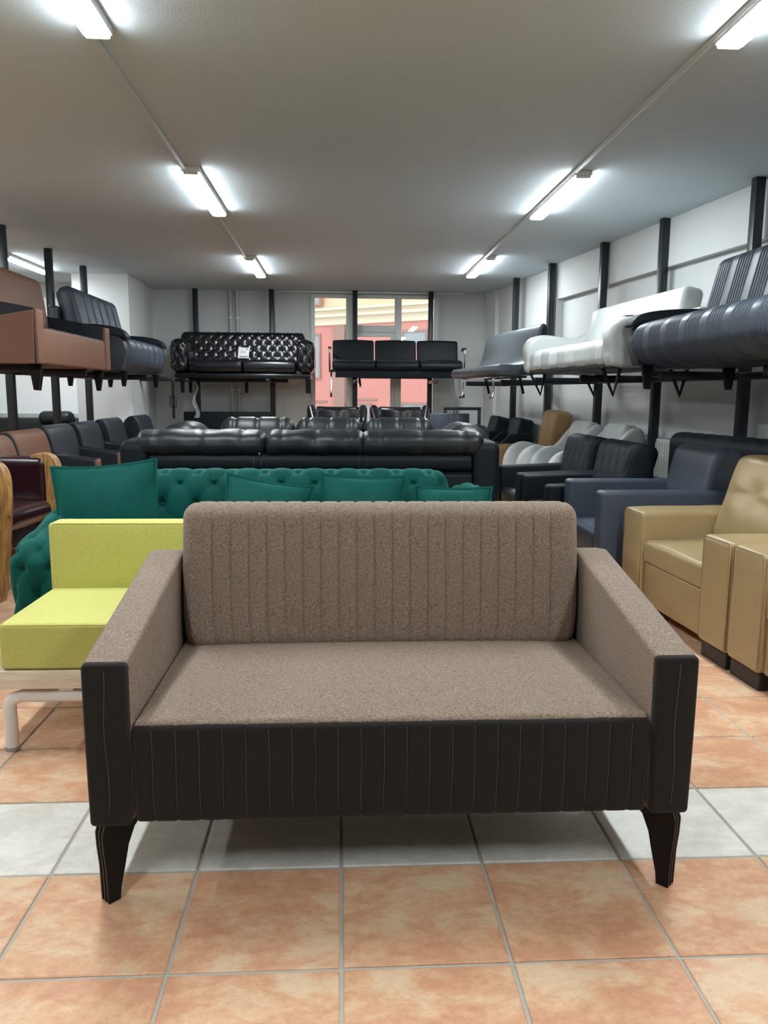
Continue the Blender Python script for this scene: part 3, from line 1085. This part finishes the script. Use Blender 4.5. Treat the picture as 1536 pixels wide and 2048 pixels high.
def box_chair(t, W=.78, D=.80, aw=.11, ah=.645, sh=.40, bt=.88, z0=.16, body='slate_leather', back='slate_leather', seat='slate_leather', quilt=False, bx0=.45, legm='chrome', side=None, slope=0.0, quilt_w=.15):
    """square armed chair with a free standing back block"""
    for s in (-1, 1):
        a = rb('arm', (aw, D - .02, ah - z0), (s * (W / 2 - aw / 2), (D - .02) / 2, z0 + (ah - z0) / 2), (.03, .03, .022), body, t, (2, 6, 4), 3,
               lambda P, N, S, h: np.stack([P[:, 0], P[:, 1], P[:, 2] + slope * P[:, 1] * (P[:, 2] / h[2] * .5 + .5)], 1))
    iw = W - 2 * aw
    fr = rb('front_panel', (iw + .004, D - .10, .10), (0, .02 + (D - .10) / 2, z0 + .05), .012, body, t, (2, 2, 1), 2)
    rb('seat_cushion', (iw, D - .22, sh - z0 - .07), (0, .008 + (D - .22) / 2, z0 + .07 + (sh - z0 - .07) / 2), (.025, .05, .05), seat, t, (8, 6, 2), 4, puff(2, .02))
    bh = bt - sh + .06
    dy = D - bx0
    fs = [tuft(quilt_w, quilt_w * 2.4, .012, .0, mask=lambda P, N, S, h, m: np.clip(-N[:, 1] * 1.5, 0, 1))] if quilt else []
    nn = (36, 4, 34) if quilt else (6, 3, 8)

    def bend(P, N, S, h):
        P = P.copy()
        z = P[:, 2] / h[2]
        P[:, 1] -= .015 * (1 - z * z)
        return P
    b = rb('backrest', (iw + (.10 if quilt else .06), dy * .62, bh), (0, bx0 + dy * .42, sh - .05 + bh / 2), (.03, .075, .075), back, t, nn, 4, chain(*(fs + [bend])), (math.radians(-12), 0, 0))
    hx = (iw + (.10 if quilt else .06)) / 2
    for s in (-1, 1):
        tubes('back_seam', [[(s * (hx - .002), -dy * .31 + .03 - .012 * (1 - (z / (bh / 2)) ** 2) + (0 if z < bh * .3 else (z - bh * .3) * .5), z) for z in np.linspace(-bh * .4, bh * .46, 9)]], .002, side or body, b)
    for sx in (-1, 1):
        for y in (.07, D - .10):
            tube('leg', [(sx * (W / 2 - .09), y, z0 + .004), (sx * (W / 2 - .08), y - .01 if y < .3 else y + .01, 0)], .014, legm, t, 10)
    box('under_frame', (W - .16, D - .18, .03), (0, D / 2, z0 - .012), 'black_plastic', t)
    return t


t = thing('armchair', 'plain slate grey leather armchair beyond the tan one', 'armchair', (1.515, 4.815, 0), LEFTWARD)
box_chair(t, .77, .95, .12, .648, .40, .885, .15, bx0=.64)
t = thing('armchair', 'black leather armchair with quilted back next to the slate grey one', 'armchair', (1.42, 5.655, 0), LEFTWARD, 'black quilted armchairs')
box_chair(t, .78, .86, .105, .605, .40, .862, .10, 'satin_black', 'ink_leather', 'black_leather', True, .52, 'black_leg', 'satin_black', .04)
dup(t, (1.40, 6.47, 0), LEFTWARD, 'black leather armchair with quilted back, farther one beside the white shell chairs')


def shell_chair(label, loc):
    t = thing('shell_chair', label, 'armchair', loc, LEFTWARD, 'white shell armchairs')
    W, D, aw = .70, .90, .10
    prof = smooth_prof([(a_ * 1.15, b_ * 1.14) for a_, b_ in [(.02, .12), (.0, .28), (.01, .46), (.07, .575), (.18, .625), (.32, .60), (.43, .565), (.52, .62), (.60, .72), (.70, .80), (.78, .74), (.76, .40), (.70, .12), (.35, .10)]], 4)
    for s in (-1, 1):
        prism('arm', prof, 0, aw, 'white_leather', t, .03, 4, (s * (W / 2) - (aw if s > 0 else 0), 0, 0))
    iw = W - 2 * aw
    pos = [(i - 2.5) * .06 for i in range(6)]
    rb('seat_cushion', (iw + .01, .72, .30), (0, .38, .27), (.04, .09, .08), 'white_leather', t, (6, 6, 4), 4, grooves(pos, .008, .006, True), xs=groove_xs(pos, (iw + .01) / 2, .04, .006))
    rb('backrest', (iw + .07, .18, .56), (0, .76, .66), (.05, .075, .09), 'white_leather', t, (6, 3, 8), 4, grooves(pos, .008, .006, True), (math.radians(-10), 0, 0), xs=groove_xs(pos, (iw + .07) / 2, .05, .006))
    for sx in (-1, 1):
        for y in (.08, .68):
            tubes('leg', [[(sx * .28, y - .05, .14), (sx * .28, y, 0)], [(sx * .28, y + .05, .14), (sx * .28, y, 0)]], .008, 'black_leg', t, 8)
    return t


shell_chair('white shell armchair with a curved arm, farther of the two', (1.73, 7.97, 0))
shell_chair('white shell armchair nearer of the two, half hidden by the black quilted chairs', (1.835, 7.23, 0))

t = thing('club_chair', 'camel leather armchair with a tall block back by the right wall', 'armchair', (1.80, 8.70, 0), LEFTWARD)
rb('backrest', (.46, .22, .52), (.02, .60, .775), (.05, .07, .06), 'camel_leather', t, (6, 3, 6), 4, puff(1, .03), (math.radians(-8), 0, 0))
for s in (-1, 1):
    rb('arm', (.13, .76, .56), (s * .30, .40, .36), .04, 'camel_leather', t, (2, 4, 3), 3)
rb('seat', (.50, .66, .34), (0, .36, .26), .05, 'camel_leather', t, (4, 4, 2), 3)
rb('head_roll', (.20, .16, .13), (-.22, .70, .90), .06, 'camel_leather', t, (2, 2, 1), 4)
for s in (-1, 1):
    for y in (.08, .76):
        rb('foot', (.07, .07, .09), (s * .29, y, .045), .01, 'black_plastic', t)


def small_black(label, loc):
    t = thing('lounge_chair', label, 'armchair', loc, LEFTWARD, 'small black chairs in the far right corner')
    pos = [(i - 3) * .055 for i in range(7)]
    rb('backrest', (.48, .20, .46), (0, .58, .68), (.03, .04, .05), 'ink_leather', t, (6, 3, 6), 3, grooves(pos, .006, .005, True), (math.radians(-14), 0, 0), xs=groove_xs(pos, .24, .03, .005))
    prof = [(.02, .14), (.0, .50), (.05, .60), (.30, .62), (.42, .72), (.66, .74), (.70, .68), (.68, .14)]
    for s in (-1, 1):
        prism('arm', prof, 0, .11, 'satin_black', t, .02, 3, (s * .34 - (.11 if s > 0 else 0), 0, 0))
    rb('seat', (.46, .56, .30), (0, .30, .29), .05, 'satin_black', t, (4, 4, 2), 3)
    for sx in (-1, 1):
        for y in (.08, .60):
            taper_leg(t, sx * .28, y, .15, .018, .012, 'black_leg')
    return t


small_black('small black ribbed chair beside the camel block back', (1.69, 9.90, 0))
small_black('small black ribbed chair tucked in the far right corner', (1.58, 10.78, 0))

t = thing('quilted_sofa', 'dark quilted sofa standing along the right wall behind the slate armchair', 'sofa', (2.515, 5.20, 0), LEFTWARD + RA)
rb('backrest', (1.64, .18, .56), (0, .24, .645), (.09, .07, .09), 'ink_leather', t, (90, 3, 26), 5, tuft(.15, .36, .006, 0))
rb('seat', (1.56, .26, .28), (0, .15, .28), .05, 'ink_leather', t, (6, 3, 2), 3)
for s in (-1, 1):
    for y in (.06, .26):
        taper_leg(t, s * .7, y, .16, .02, .014, 'black_leg')

t = thing('radiator', 'cream panel radiator on the right wall between rack posts', 'radiator', (rwx(6.85) - .06, 6.85, 0), LEFTWARD + RA)
rb('panel', (.62, .06, .60), (0, 0, .53), .01, 'frame_white', t)
for k in range(14):
    rb('fin', (.022, .014, .54), (-.28 + k * .0431, -.034, .53), .006, 'frame_white', t)
boxes('top_grille', [(-.30 + k * .03, -.285 + k * .03, -.025, .025, .83, .838) for k in range(20)], 'grey_cap', t)
for s in (-1, 1):
    box('bracket', (.03, .05, .23), (s * .26, .0, .115), 'frame_white', t)

t = thing('waiting_bench', 'grey upholstered two panel bench back in the far right corner near the window', 'bench', (1.36, 9.62, 0), 0)
for x in (-.125, .145):
    rb('backrest', (.265, .05, .42), (x, .30, .755), .012, 'slate_leather', t, (2, 1, 2), 2, None, (math.radians(-5), 0, 0))
rb('seat', (.56, .40, .08), (0, .12, .44), .02, 'slate_leather', t)
for s in (-1, 1):
    tube('leg', [(s * .25, .30, .42), (s * .25, .32, 0)], .015, 'black_metal', t)
    tube('leg', [(s * .25, -.05, .42), (s * .25, -.06, 0)], .015, 'black_metal', t)
    tube('back_strut', [(s * .2, .31, .42), (s * .2, .335, .60)], .012, 'black_metal', t)
t = thing('table_frame', 'black square tube frame standing upright in the far right corner', 'frame', (1.76, 11.32, 0))
for s in (-1, 1):
    box('upright', (.045, .045, .98), (s * .25, 0, .49), 'black_metal', t)
box('top_bar', (.545, .045, .045), (0, 0, 1.0025), 'black_metal', t)
box('lower_bar', (.455, .035, .035), (0, 0, .25), 'black_metal', t)
for x in (-.12, -.08):
    box('hook', (.014, .02, .07), (x, -.028, .955), 'black_metal', t)

t = thing('pouf_seat', 'dark low seat between the corner sofa and the black frame', 'seat', (1.48, 9.20, 0))
rb('cushion', (.5, .5, .42), (0, 0, .64), .09, 'charcoal', t, (4, 4, 3), 4)
rb('base', (.46, .46, .43), (0, 0, .215), .03, 'black_plastic', t)


# ------------------------------------------------------------------ left hand row (facing right)
def row_chair(label, loc, back, sides, arms, fronts, seat, bt=.885, tagd=False, group='armchairs in the left row', rz=RIGHTWARD):
    t = thing('armchair', label, 'armchair', loc, rz, group)
    W, D, aw = .80, .64, .10
    for s in (-1, 1):
        prof = [(.03, .13), (.018, .57), (.03, .605), (.47, .665), (.56, .64), (.56, .13)]
        prism('arm', prof, 0, aw, arms, t, .016, 3, (s * W / 2 - (aw if s > 0 else 0), 0, 0))
        rb('arm_front', (aw - .002, .036, .475), (s * (W / 2 - aw / 2), .022, .365), .014, fronts, t, (1, 1, 3), 2)
    iw = W - 2 * aw
    rb('seat_cushion', (iw - .004, .46, .14), (0, .26, .37), (.02, .03, .035), seat, t, (6, 6, 2), 3, puff(2, .02))
    rb('front_panel', (iw - .004, .50, .17), (0, .28, .215), .02, fronts, t, (2, 2, 1), 2)
    bh = bt - .36
    prof = smooth_prof([(a_ - .11, b_) for a_, b_ in [(.47, .36), (.495, .55), (.53, bt - .14), (.565, bt - .04), (.62, bt), (.69, bt - .02), (.735, bt - .10), (.74, .60), (.72, .36)]], 4)
    prism('backrest', prof, -iw / 2 - .035, iw / 2 + .035, back, t, .02, 3, sharp=60)
    cp = [(a * .97 + .022, b * .985) for a, b in prof]
    for s in (-1, 1):
        prism('back_side', cp, 0, .022, sides, t, .008, 2, (s * (iw / 2 + .040) - .011, 0, .004), sharp=60)
    for sx in (-1, 1):
        for y in (.07, .52):
            taper_leg(t, sx * (W / 2 - .07), y, .14, .022, .013, 'black_leg')
    if tagd:
        cd = box('price_card', (.085, .004, .055), (.02, .34, .56), 'paper', t, (math.radians(-60), 0, math.radians(10)), .001)
    return t


row_chair('cinnamon leather armchair cut by the left edge, above the burgundy chairs', (-2.08, 5.86, 0), 'cinnamon', 'ink_leather', 'ink_leather', 'cinnamon', 'ink_leather', .87)
row_chair('cinnamon backed armchair with black arms beside the emerald sofa', (-2.15, 6.74, 0), 'cinnamon', 'ink_leather', 'ink_leather', 'cinnamon', 'ink_leather', .885)
row_chair('charcoal backed armchair with cinnamon arm fronts, next to the cinnamon one', (-2.19, 7.59, 0), 'charcoal', 'ink_leather', 'ink_leather', 'cinnamon', 'charcoal', .895)
row_chair('charcoal armchair between the cinnamon fronted one and the one with a price card', (-2.20, 8.45, 0), 'charcoal', 'ink_leather', 'ink_leather', 'ink_leather', 'charcoal', .895)
row_chair('charcoal armchair with a small white price card on its seat', (-2.19, 9.36, 0), 'charcoal', 'ink_leather', 'ink_leather', 'ink_leather', 'charcoal', .905, True)
row_chair('charcoal armchair at the far end of the left row by the column', (-2.06, 10.22, 0), 'charcoal', 'ink_leather', 'ink_leather', 'ink_leather', 'charcoal', .915)


def wood_chair(label, loc, rz):
    t = thing('wood_armchair', label, 'armchair', loc, rz, 'burgundy chairs with wooden arms')
    W = .70
    # curved front boards that carry the arms and run down into the front legs
    prof = smooth_prof([(.085, .0), (.135, .0), (.125, .22), (.105, .42), (.092, .58), (.095, .70), (.125, .765), (.185, .79), (.12, .815), (.05, .80), (.012, .74), (.005, .64), (.018, .46),
                        (.045, .24)], 5)
    for s in (-1, 1):
        x0 = s * W / 2 - (.072 if s > 0 else 0)
        a = prism('arm_post', prof, 0, .072, 'olive_wood', t, .014, 3, (x0, 0, 0), sharp=60)
        inl = prism('inlay', [(.004, .50), (.0, .66), (.012, .72), (.02, .72), (.014, .66), (.018, .50)], .018, .054, 'olive_wood', a, .004, 2)
        rb('arm_pad', (.085, .50, .36), (s * (W / 2 - .045), .33, .615), (.036, .05, .06), 'burgundy', t, (2, 6, 5), 4)
        tube('leg', [(s * (W / 2 - .05), .56, .46), (s * (W / 2 - .05), .64, 0)], [.026, .018], 'olive_wood', t, 8)
    iw = W - .16
    rb('seat_cushion', (iw, .54, .13), (0, .31, .455), (.04, .062, .06), 'burgundy', t, (8, 8, 2), 5, puff(2, .025))
    rb('seat_frame', (iw - .01, .46, .12), (0, .34, .35), .01, 'ink_leather', t)
    rb('backrest', (iw + .10, .14, .42), (0, .56, .64), (.06, .06, .08), 'burgundy', t, (12, 3, 6), 4,
       lambda P, N, S, h: np.stack([P[:, 0], P[:, 1] - .07 * (P[:, 0] / h[0]) ** 2, P[:, 2]], 1), (math.radians(-8), 0, 0))
    return t


wood_chair('burgundy leather chair with golden wooden arms, left of the emerald sofa', (-1.83, 4.80, 0), math.radians(84))
wood_chair('burgundy leather chair with wooden arms cut by the left edge of the view', (-1.90, 3.98, 0), math.radians(84))

# dark sofa in the side aisle behind the rack
t = thing('aisle_sofa', 'black sofa with a round bolster in the aisle behind the left rack', 'sofa', (-4.66, 10.1, 0))
rb('backrest', (2.3, .22, .52), (0, .80, .60), .08, 'black_leather', t, (6, 2, 4), 3)
rb('seat', (2.3, .80, .36), (0, .40, .26), .06, 'black_leather', t, (6, 3, 2), 3)
rb('bolster', (.46, .20, .18), (.86, .66, .86), (.08, .095, .085), 'black_leather', t, (3, 1, 1), 5)
rb('arm', (.22, .85, .50), (1.05, .43, .33), .07, 'black_leather', t, (2, 3, 2), 3)
rb('arm', (.22, .85, .50), (-1.05, .43, .33), .07, 'black_leather', t, (2, 3, 2), 3)
for s in (-1, 1):
    for y in (.1, .75):
        rb('foot', (.08, .08, .08), (s * 1.0, y, .04), .01, 'black_plastic', t)

# black sofa under the tufted one at the back
t = thing('low_sofa', 'plain black sofa on the floor below the glossy tufted one', 'sofa', (-1.62, 10.75, 0))
rb('backrest', (1.25, .18, .54), (0, .72, .665), .02, 'satin_black', t, (3, 1, 2), 2)
rb('seat', (1.25, .70, .34), (0, .36, .27), .04, 'satin_black', t, (3, 2, 2), 3)
for s in (-1, 1):
    rb('arm', (.12, .80, .50), (s * .62, .41, .35), .03, 'satin_black', t, (1, 2, 2), 3)
    for y in (.1, .7):
        rb('foot', (.07, .07, .105), (s * .6, y, .0525), .01, 'black_plastic', t)


# ------------------------------------------------------------------ sofas up on the racks
def ribbed_sofa(t, W, body, cloth, pad, gap_n=6, zs=1.0):
    """sofa with a fat channelled seat, channelled back and padded angular arms"""
    D, aw = .80, .13
    iw = W - 2 * aw
    pos = []
    ng = max(2, round(iw / .28))
    for gi in range(ng):
        c = -iw / 2 + (gi + .5) * iw / ng
        pos += [c + (k - (gap_n - 1) / 2) * .031 for k in range(gap_n)]
    xs = groove_xs(pos, (iw - .004) / 2, .05, .0065)

    def bulge(P, N, S, h):
        P = P.copy()
        z, y = P[:, 2] / h[2], P[:, 1] / h[1]
        P[:, 2] += .03 * y * (z > 0) * -1
        P[:, 1] += np.where(y < 0, .05 * np.clip(-z, 0, 1) ** 1.5, 0)
        return P
    rb('seat', (iw - .004, D - .16, .33), (0, .0 + (D - .16) / 2, .195), (.05, .14, .13), cloth, t, (6, 6, 5), 6, chain(grooves(pos, .010, .0065), bulge), xs=xs)
    rb('backrest', (iw - .004, .20, .56), (0, D - .19, .58), (.05, .08, .09), cloth, t, (6, 3, 10), 5, grooves(pos, .012, .0065), (math.radians(-13), 0, 0), xs=xs)
    rb('back_frame', (W - .06, .10, .52), (0, D - .04, .40), .03, body, t, (2, 1, 2), 3)
    rb('base', (W - .05, D - .26, .05), (0, D / 2 + .09, .055), .01, 'black_plastic', t)
    for s in (-1, 1):
        prof = [(.055, .05), (.0, .23), (.035, .34), (.10, .38), (D - .14, .42), (D - .05, .40), (D - .05, .05)]
        prism('arm', prof, 0, aw, body, t, .012, 2, (s * W / 2 - (aw if s > 0 else 0), .012, 0))
        pp = smooth_prof([(-.01, .355), (.02, .415), (.10, .455), (.28, .48), (.50, .485), (.60, .47), (.60, .405), (.30, .385), (.08, .365), (.02, .345)], 4)
        prism('arm_pad', pp, -.008, aw + .010, pad, t, .016, 3, (s * W / 2 - (aw if s > 0 else 0), .012, 0), sharp=60)
        for y in (.10, D - .14):
            prism('leg', [(-.04, .04), (.04, .04), (.022, -.12), (-.012, -.12)], -.022, .022, 'black_leg', t, .004, 2, (s * (W / 2 - .20), y, 0))
    if zs != 1.0:
        for o in t.children:
            if o.name.split('.')[0] == 'leg':
                continue
            o.scale = (1, 1, zs)
            o.location.z *= zs
    return t


def stand(t, z, loc, rz):
    t.location = (loc[0], loc[1], z)
    t.rotation_euler = (0, 0, rz)


t = thing('shelf_sofa', 'slate grey sofa with channelled seat on the rack at the upper right edge', 'sofa', (1.95, 4.34, SZ - .01), LEFTWARD, 'sofas on the wall racks')
ribbed_sofa(t, 2.12, 'charcoal', 'slate_leather', 'satin_black', 6, .86)
t = thing('shelf_sofa', 'blue grey sofa with padded arms on the left rack, next to the column', 'sofa', (-2.20, 9.30, SZL - .03), RIGHTWARD, 'sofas on the wall racks')
ribbed_sofa(t, 1.86, 'charcoal', 'slate_leather', 'ink_leather', 6, 1.06)

t = thing('shelf_sofa', 'cinnamon sofa with black sloping arms on the left rack, cut by the edge', 'sofa', (-2.30, 7.15, SZL - .05), RIGHTWARD, 'sofas on the wall racks')
slope_sofa(t, 1.90, .73, .14, .47, .58, .05, .34, .87, False, 'cinnamon', 'ink_leather', 'cinnamon', 'ink_leather', 'cinnamon', None, 'charcoal', 'cinnamon', .07)
for s in (-1, 1):
    prism('arm_panel', [(.03, .05), (.02, .452), (.45, .375), (.66, .335), (.66, .05)], 0, .008, 'cinnamon', t, .003, 1, (s * .951 - (.008 if s < 0 else 0), 0, 0))
    for y in (.08, .66):
        prism('leg', [(-.05, .05), (.05, .05), (.022, -.15), (-.012, -.15)], -.022, .022, 'black_leg', t, .004, 2, (s * .80, y, 0))

# white sofa
t = thing('shelf_sofa', 'white leather sofa with rounded arms and channelled seat on the right rack', 'sofa', (1.80, 6.47, SZ), LEFTWARD + math.radians(4.6), 'sofas on the wall racks')
W = 2.0
aw = .16
prof = smooth_prof([(a_, b_ * .74) for a_, b_ in [(.05, .04), (.01, .20), (.0, .36), (.05, .47), (.16, .515), (.32, .50), (.44, .475), (.52, .50), (.62, .56), (.70, .52), (.72, .30), (.70, .04), (.35, .035)]], 4)
for s in (-1, 1):
    prism('arm', prof, 0, aw, 'white_leather', t, .045, 5, (s * W / 2 - (aw if s > 0 else 0), 0, 0), sharp=60)
iw = W - 2 * aw
pos = [c + (k - 2.5) * .032 for c in (-.60, -.20, .20, .60) for k in range(6)]
xs = groove_xs(pos, (iw - .004) / 2, .03, .008)
rb('seat', (iw - .004, .62, .21), (0, .33, .135), (.03, .08, .07), 'white_leather', t, (6, 6, 5), 5, grooves(pos, .014, .008, True), xs=xs)
rb('backrest', (iw - .004, .17, .46), (0, .66, .385), (.03, .05, .05), 'white_leather', t, (6, 3, 8), 4, grooves(pos, .012, .008, True), (math.radians(-11), 0, 0), xs=xs)
rb('back_frame', (W - .1, .08, .40), (0, .72, .26), .02, 'white_leather', t, (2, 1, 2), 2)
rb('base', (W - .08, .64, .05), (0, .36, .045), .01, 'black_plastic', t)
for s in (-1, 1):
    for y in (.10, .62):
        lg = tube('leg', [(s * .82, y - .07, .03), (s * .82 - s * .02, y + .03, -.17), (s * .82 + s * .0, y + .07, .03)], .011, 'black_leg', t, square=True)
b = box('price_card', (.10, .07, .004), (-W / 2 + .08 + .0, .16, .522), 'paper', t)
b.location = (W / 2 - .08, .16, .387)

# grey armless lounge
t = thing('shelf_sofa', 'grey armless sofa bent from one curved sheet on the far right rack', 'sofa', (1.52, 9.17, SZ), LEFTWARD + math.radians(6.5), 'sofas on the wall racks')
outer = smooth_prof([(a_ * .68, b_ * .86 + .005) for a_, b_ in [(.0, .09), (.03, .145), (.10, .165), (.30, .16), (.46, .175), (.56, .25), (.62, .38), (.66, .54), (.70, .63), (.76, .66), (.82, .62), (.825, .54), (.79, .36), (.74, .14),
                     (.66, .045), (.40, .03), (.10, .03), (.03, .045)]], 4)
W = 1.92
prism('body', outer, -W / 2 + .02, W / 2 - .02, 'slate_light', t, .012, 2, sharp=60)
for s in (-1, 1):
    prism('side_panel', [(a_ * .68, b_ * .86 + .005) for a_, b_ in [(.37, .05), (.42, .135), (.56, .15), (.63, .25), (.69, .40), (.73, .60), (.77, .64), (.81, .60), (.80, .45), (.73, .15), (.66, .05)]], 0, .012, 'ink_leather', t, .004, 1, (s * (W / 2 - .02) - (.012 if s < 0 else 0), 0, 0))
for s in (-.72, .55):
    tube('leg', smooth_prof([(s, .12, .04), (s, .10, -.02), (s, .11, -.13), (s, .09, -.20), (s, .05, -.205)], 3, False), .012, 'chrome', t, 8)
    tube('leg', [(s, .40, .04), (s, .45, -.16)], .016, 'black_leg', t, 8)
box('cross_bar', (1.5, .03, .02), (0, .12, .022), 'chrome', t)
box('cross_bar', (1.5, .03, .02), (0, .40, .022), 'black_leg', t)

# glossy tufted sofa
CX0, CX1 = -2.33, -.36
t = thing('chesterfield', 'glossy black tufted sofa held high against the back wall', 'sofa', ((CX0 + CX1) / 2, 10.95, SZ + .03))
CW = CX1 - CX0
gb = rbm((.02, .012, .02), (.0095, .0055, .0095), (1, 1, 1), 2)
gb.materials.append(MATS['gloss_black'])
b = rb('backrest', (CW - .20, .22, .50), (-.04, .56, .405), (.07, .085, .085), 'gloss_black', t, (100, 8, 34), 5, tuft(.139, .172, .010, .010), (math.radians(-10), 0, 0))
for j in range(-1, 3):
    for i in range(-7, 8):
        u = (i + (.5 if j % 2 else 0)) * .137
        if abs(u) < (CW - .20) / 2 - .05:
            link('button', gb, None, b, (u, -.104, j * .086))
for s in (-1, 1):
    a = rb('arm', (.25, .74, .46), (s * (CW / 2 - .125), .38, .30), (.10, .09, .11), 'gloss_black', t, (16, 40, 24), 6, tuft(.125, .21, .012, .010, os=.02))
for s in (-1, 1):
    rb('seat_cushion', ((CW - .5) / 2 - .004, .58, .17), (s * (CW - .5) / 4, .31, .165), (.03, .06, .06), 'gloss_black', t, (8, 6, 2), 4, puff(2, .02))
rb('base', (CW - .10, .70, .07), (0, .40, .035), .02, 'gloss_black', t, (2, 2, 1), 2)
for x in (-CW / 2 + .16, -.02, CW / 2 - .10):
    for y in (.06, .64):
        if abs(x) > .1 or y > .1:
            prism('leg', [(-.03, .01), (.03, .01), (.012, -.20), (-.012, -.20)], -.024, .024, 'black_leg', t, .004, 2, (x, y, 0))
card = thing('price_sign', 'white price card with a black emblem propped on the glossy tufted sofa', 'sign', (-1.355, 11.225, SZ + .03 + .272))
card.rotation_euler = (math.radians(-16), 0, math.radians(3))
box('card', (.150, .006, .165), (0, 0, .0825), 'paper', card, (0, math.radians(4), 0), .001)
box('stand', (.145, .05, .012), (0, .01, .003), 'ink', card)
em = smooth_prof([(-.052, .024), (-.056, .040), (-.040, .042), (-.022, .036), (0, .040), (.022, .036), (.040, .042), (.056, .040), (.052, .024), (.040, .030), (.022, .026), (0, .028), (-.022, .026), (-.040, .030)], 3)
link('emblem', prism_me([(a, b2) for a, b2 in em], -.001, .001, 0), 'ink', card, (0, -.0040, 0), (0, math.radians(4), PI / 2 + PI)).rotation_euler = (0, 0, -PI / 2)
for z, x0, x1, m in ((.140, -.05, -.005, 'pale_ink'), (.140, .02, .062, 'ink'), (.110, -.045, .03, 'pale_ink'), (.100, -.045, .02, 'pale_ink'), (.09, -.045, .03, 'pale_ink')):
    box('print', (x1 - x0, .0016, .006 if m == 'pale_ink' else .010), ((x0 + x1) / 2 + .004, -.0042, z), m, card, bev=.0003)

# three seat bench on the window rack
t = thing('waiting_bench', 'black three seat waiting bench raised in front of the window', 'bench', (.80, 11.02, SZ + .03))
W = 1.84
for i in (-1, 0, 1):
    def curl(P, N, S, h):
        P = P.copy()
        P[:, 2] -= .05 * np.clip(-P[:, 1] / h[1] - .3, 0, 1) ** 2
        return P
    st = rb('seat', (W / 3 - .010, .48, .12), (i * W / 3, .25, .220), (.02, .055, .055), 'satin_black', t, (4, 10, 1), 4, curl, (math.radians(4), 0, 0))
    rb('seat_shell', (W / 3 - .016, .44, .025), (i * W / 3, .26, .178), .008, 'black_plastic', t)
    rb('backrest', (W / 3 - .014, .055, .34), (i * W / 3, .55, .40), (.025, .024, .03), 'satin_black', t, (8, 1, 4), 3, puff(2, .012), (math.radians(-14), 0, 0))
box('beam', (W, .07, .05), (0, .30, .13), 'black_metal', t)
box('apron', (W - .10, .03, .15), (0, .10, .10), 'satin_black', t)
for s in (-1, 1):
    x = s * (W / 2 + .03)
    tube('arm_frame', smooth_prof([(x, .10, .10), (x, .07, .25), (x, .06, .40), (x, .10, .425), (x, .25, .42), (x, .42, .415)], 3, False), .013, 'chrome', t, 10)
    rb('arm_pad', (.045, .22, .025), (x, .20, .437), .010, 'black_plastic', t)
    tube('leg', smooth_prof([(x - s * .02, .30, .12), (x - s * .02, .12, .08), (x - s * .02, .05, -.08), (x - s * .02, .02, -.20)], 3, False), .014, 'chrome', t, 10)
    rb('glide', (.03, .05, .06), (x - s * .02, .02, -.22), .008, 'black_plastic', t)
    box('arm_bracket', (.05, .20, .03), (x - s * .02, .25, .12), 'black_metal', t)
tube('leg', [(-.54, .30, .10), (-.52, .14, -.10)], .018, 'chrome', t, 8)

# strap and plastic hanging under the tufted sofa
t = thing('ratchet_strap', 'black webbing strap with a buckle hanging below the glossy tufted sofa', 'strap', (-2.30, 11.0, .85))
boxes('webbing', [(-.02, .02, -.003, .003, 0, .52)], 'black_plastic', t)
bk = tube('buckle', [(-.04, -.008, .30), (.04, -.008, .30), (.04, -.008, .16), (-.04, -.008, .16)], .010, 'black_metal', t, 6, True)
t = thing('plastic_sheet', 'clear plastic film dangling below the glossy tufted sofa', 'plastic film', (-2.05, 11.3, .85))
V, Fc = [], []
for i in range(12):
    for j in range(5):
        V.append((.03 * math.sin(i * .9) + (j - 2) * .018 * (1 - i / 16), .02 * math.sin(i * 1.3 + j * 2), i * .048))
for i in range(11):
    for j in range(4):
        Fc.append((i * 5 + j, i * 5 + j + 1, (i + 1) * 5 + j + 1, (i + 1) * 5 + j))
link('film', mesh('film', V, Fc), 'clear_plastic', t)
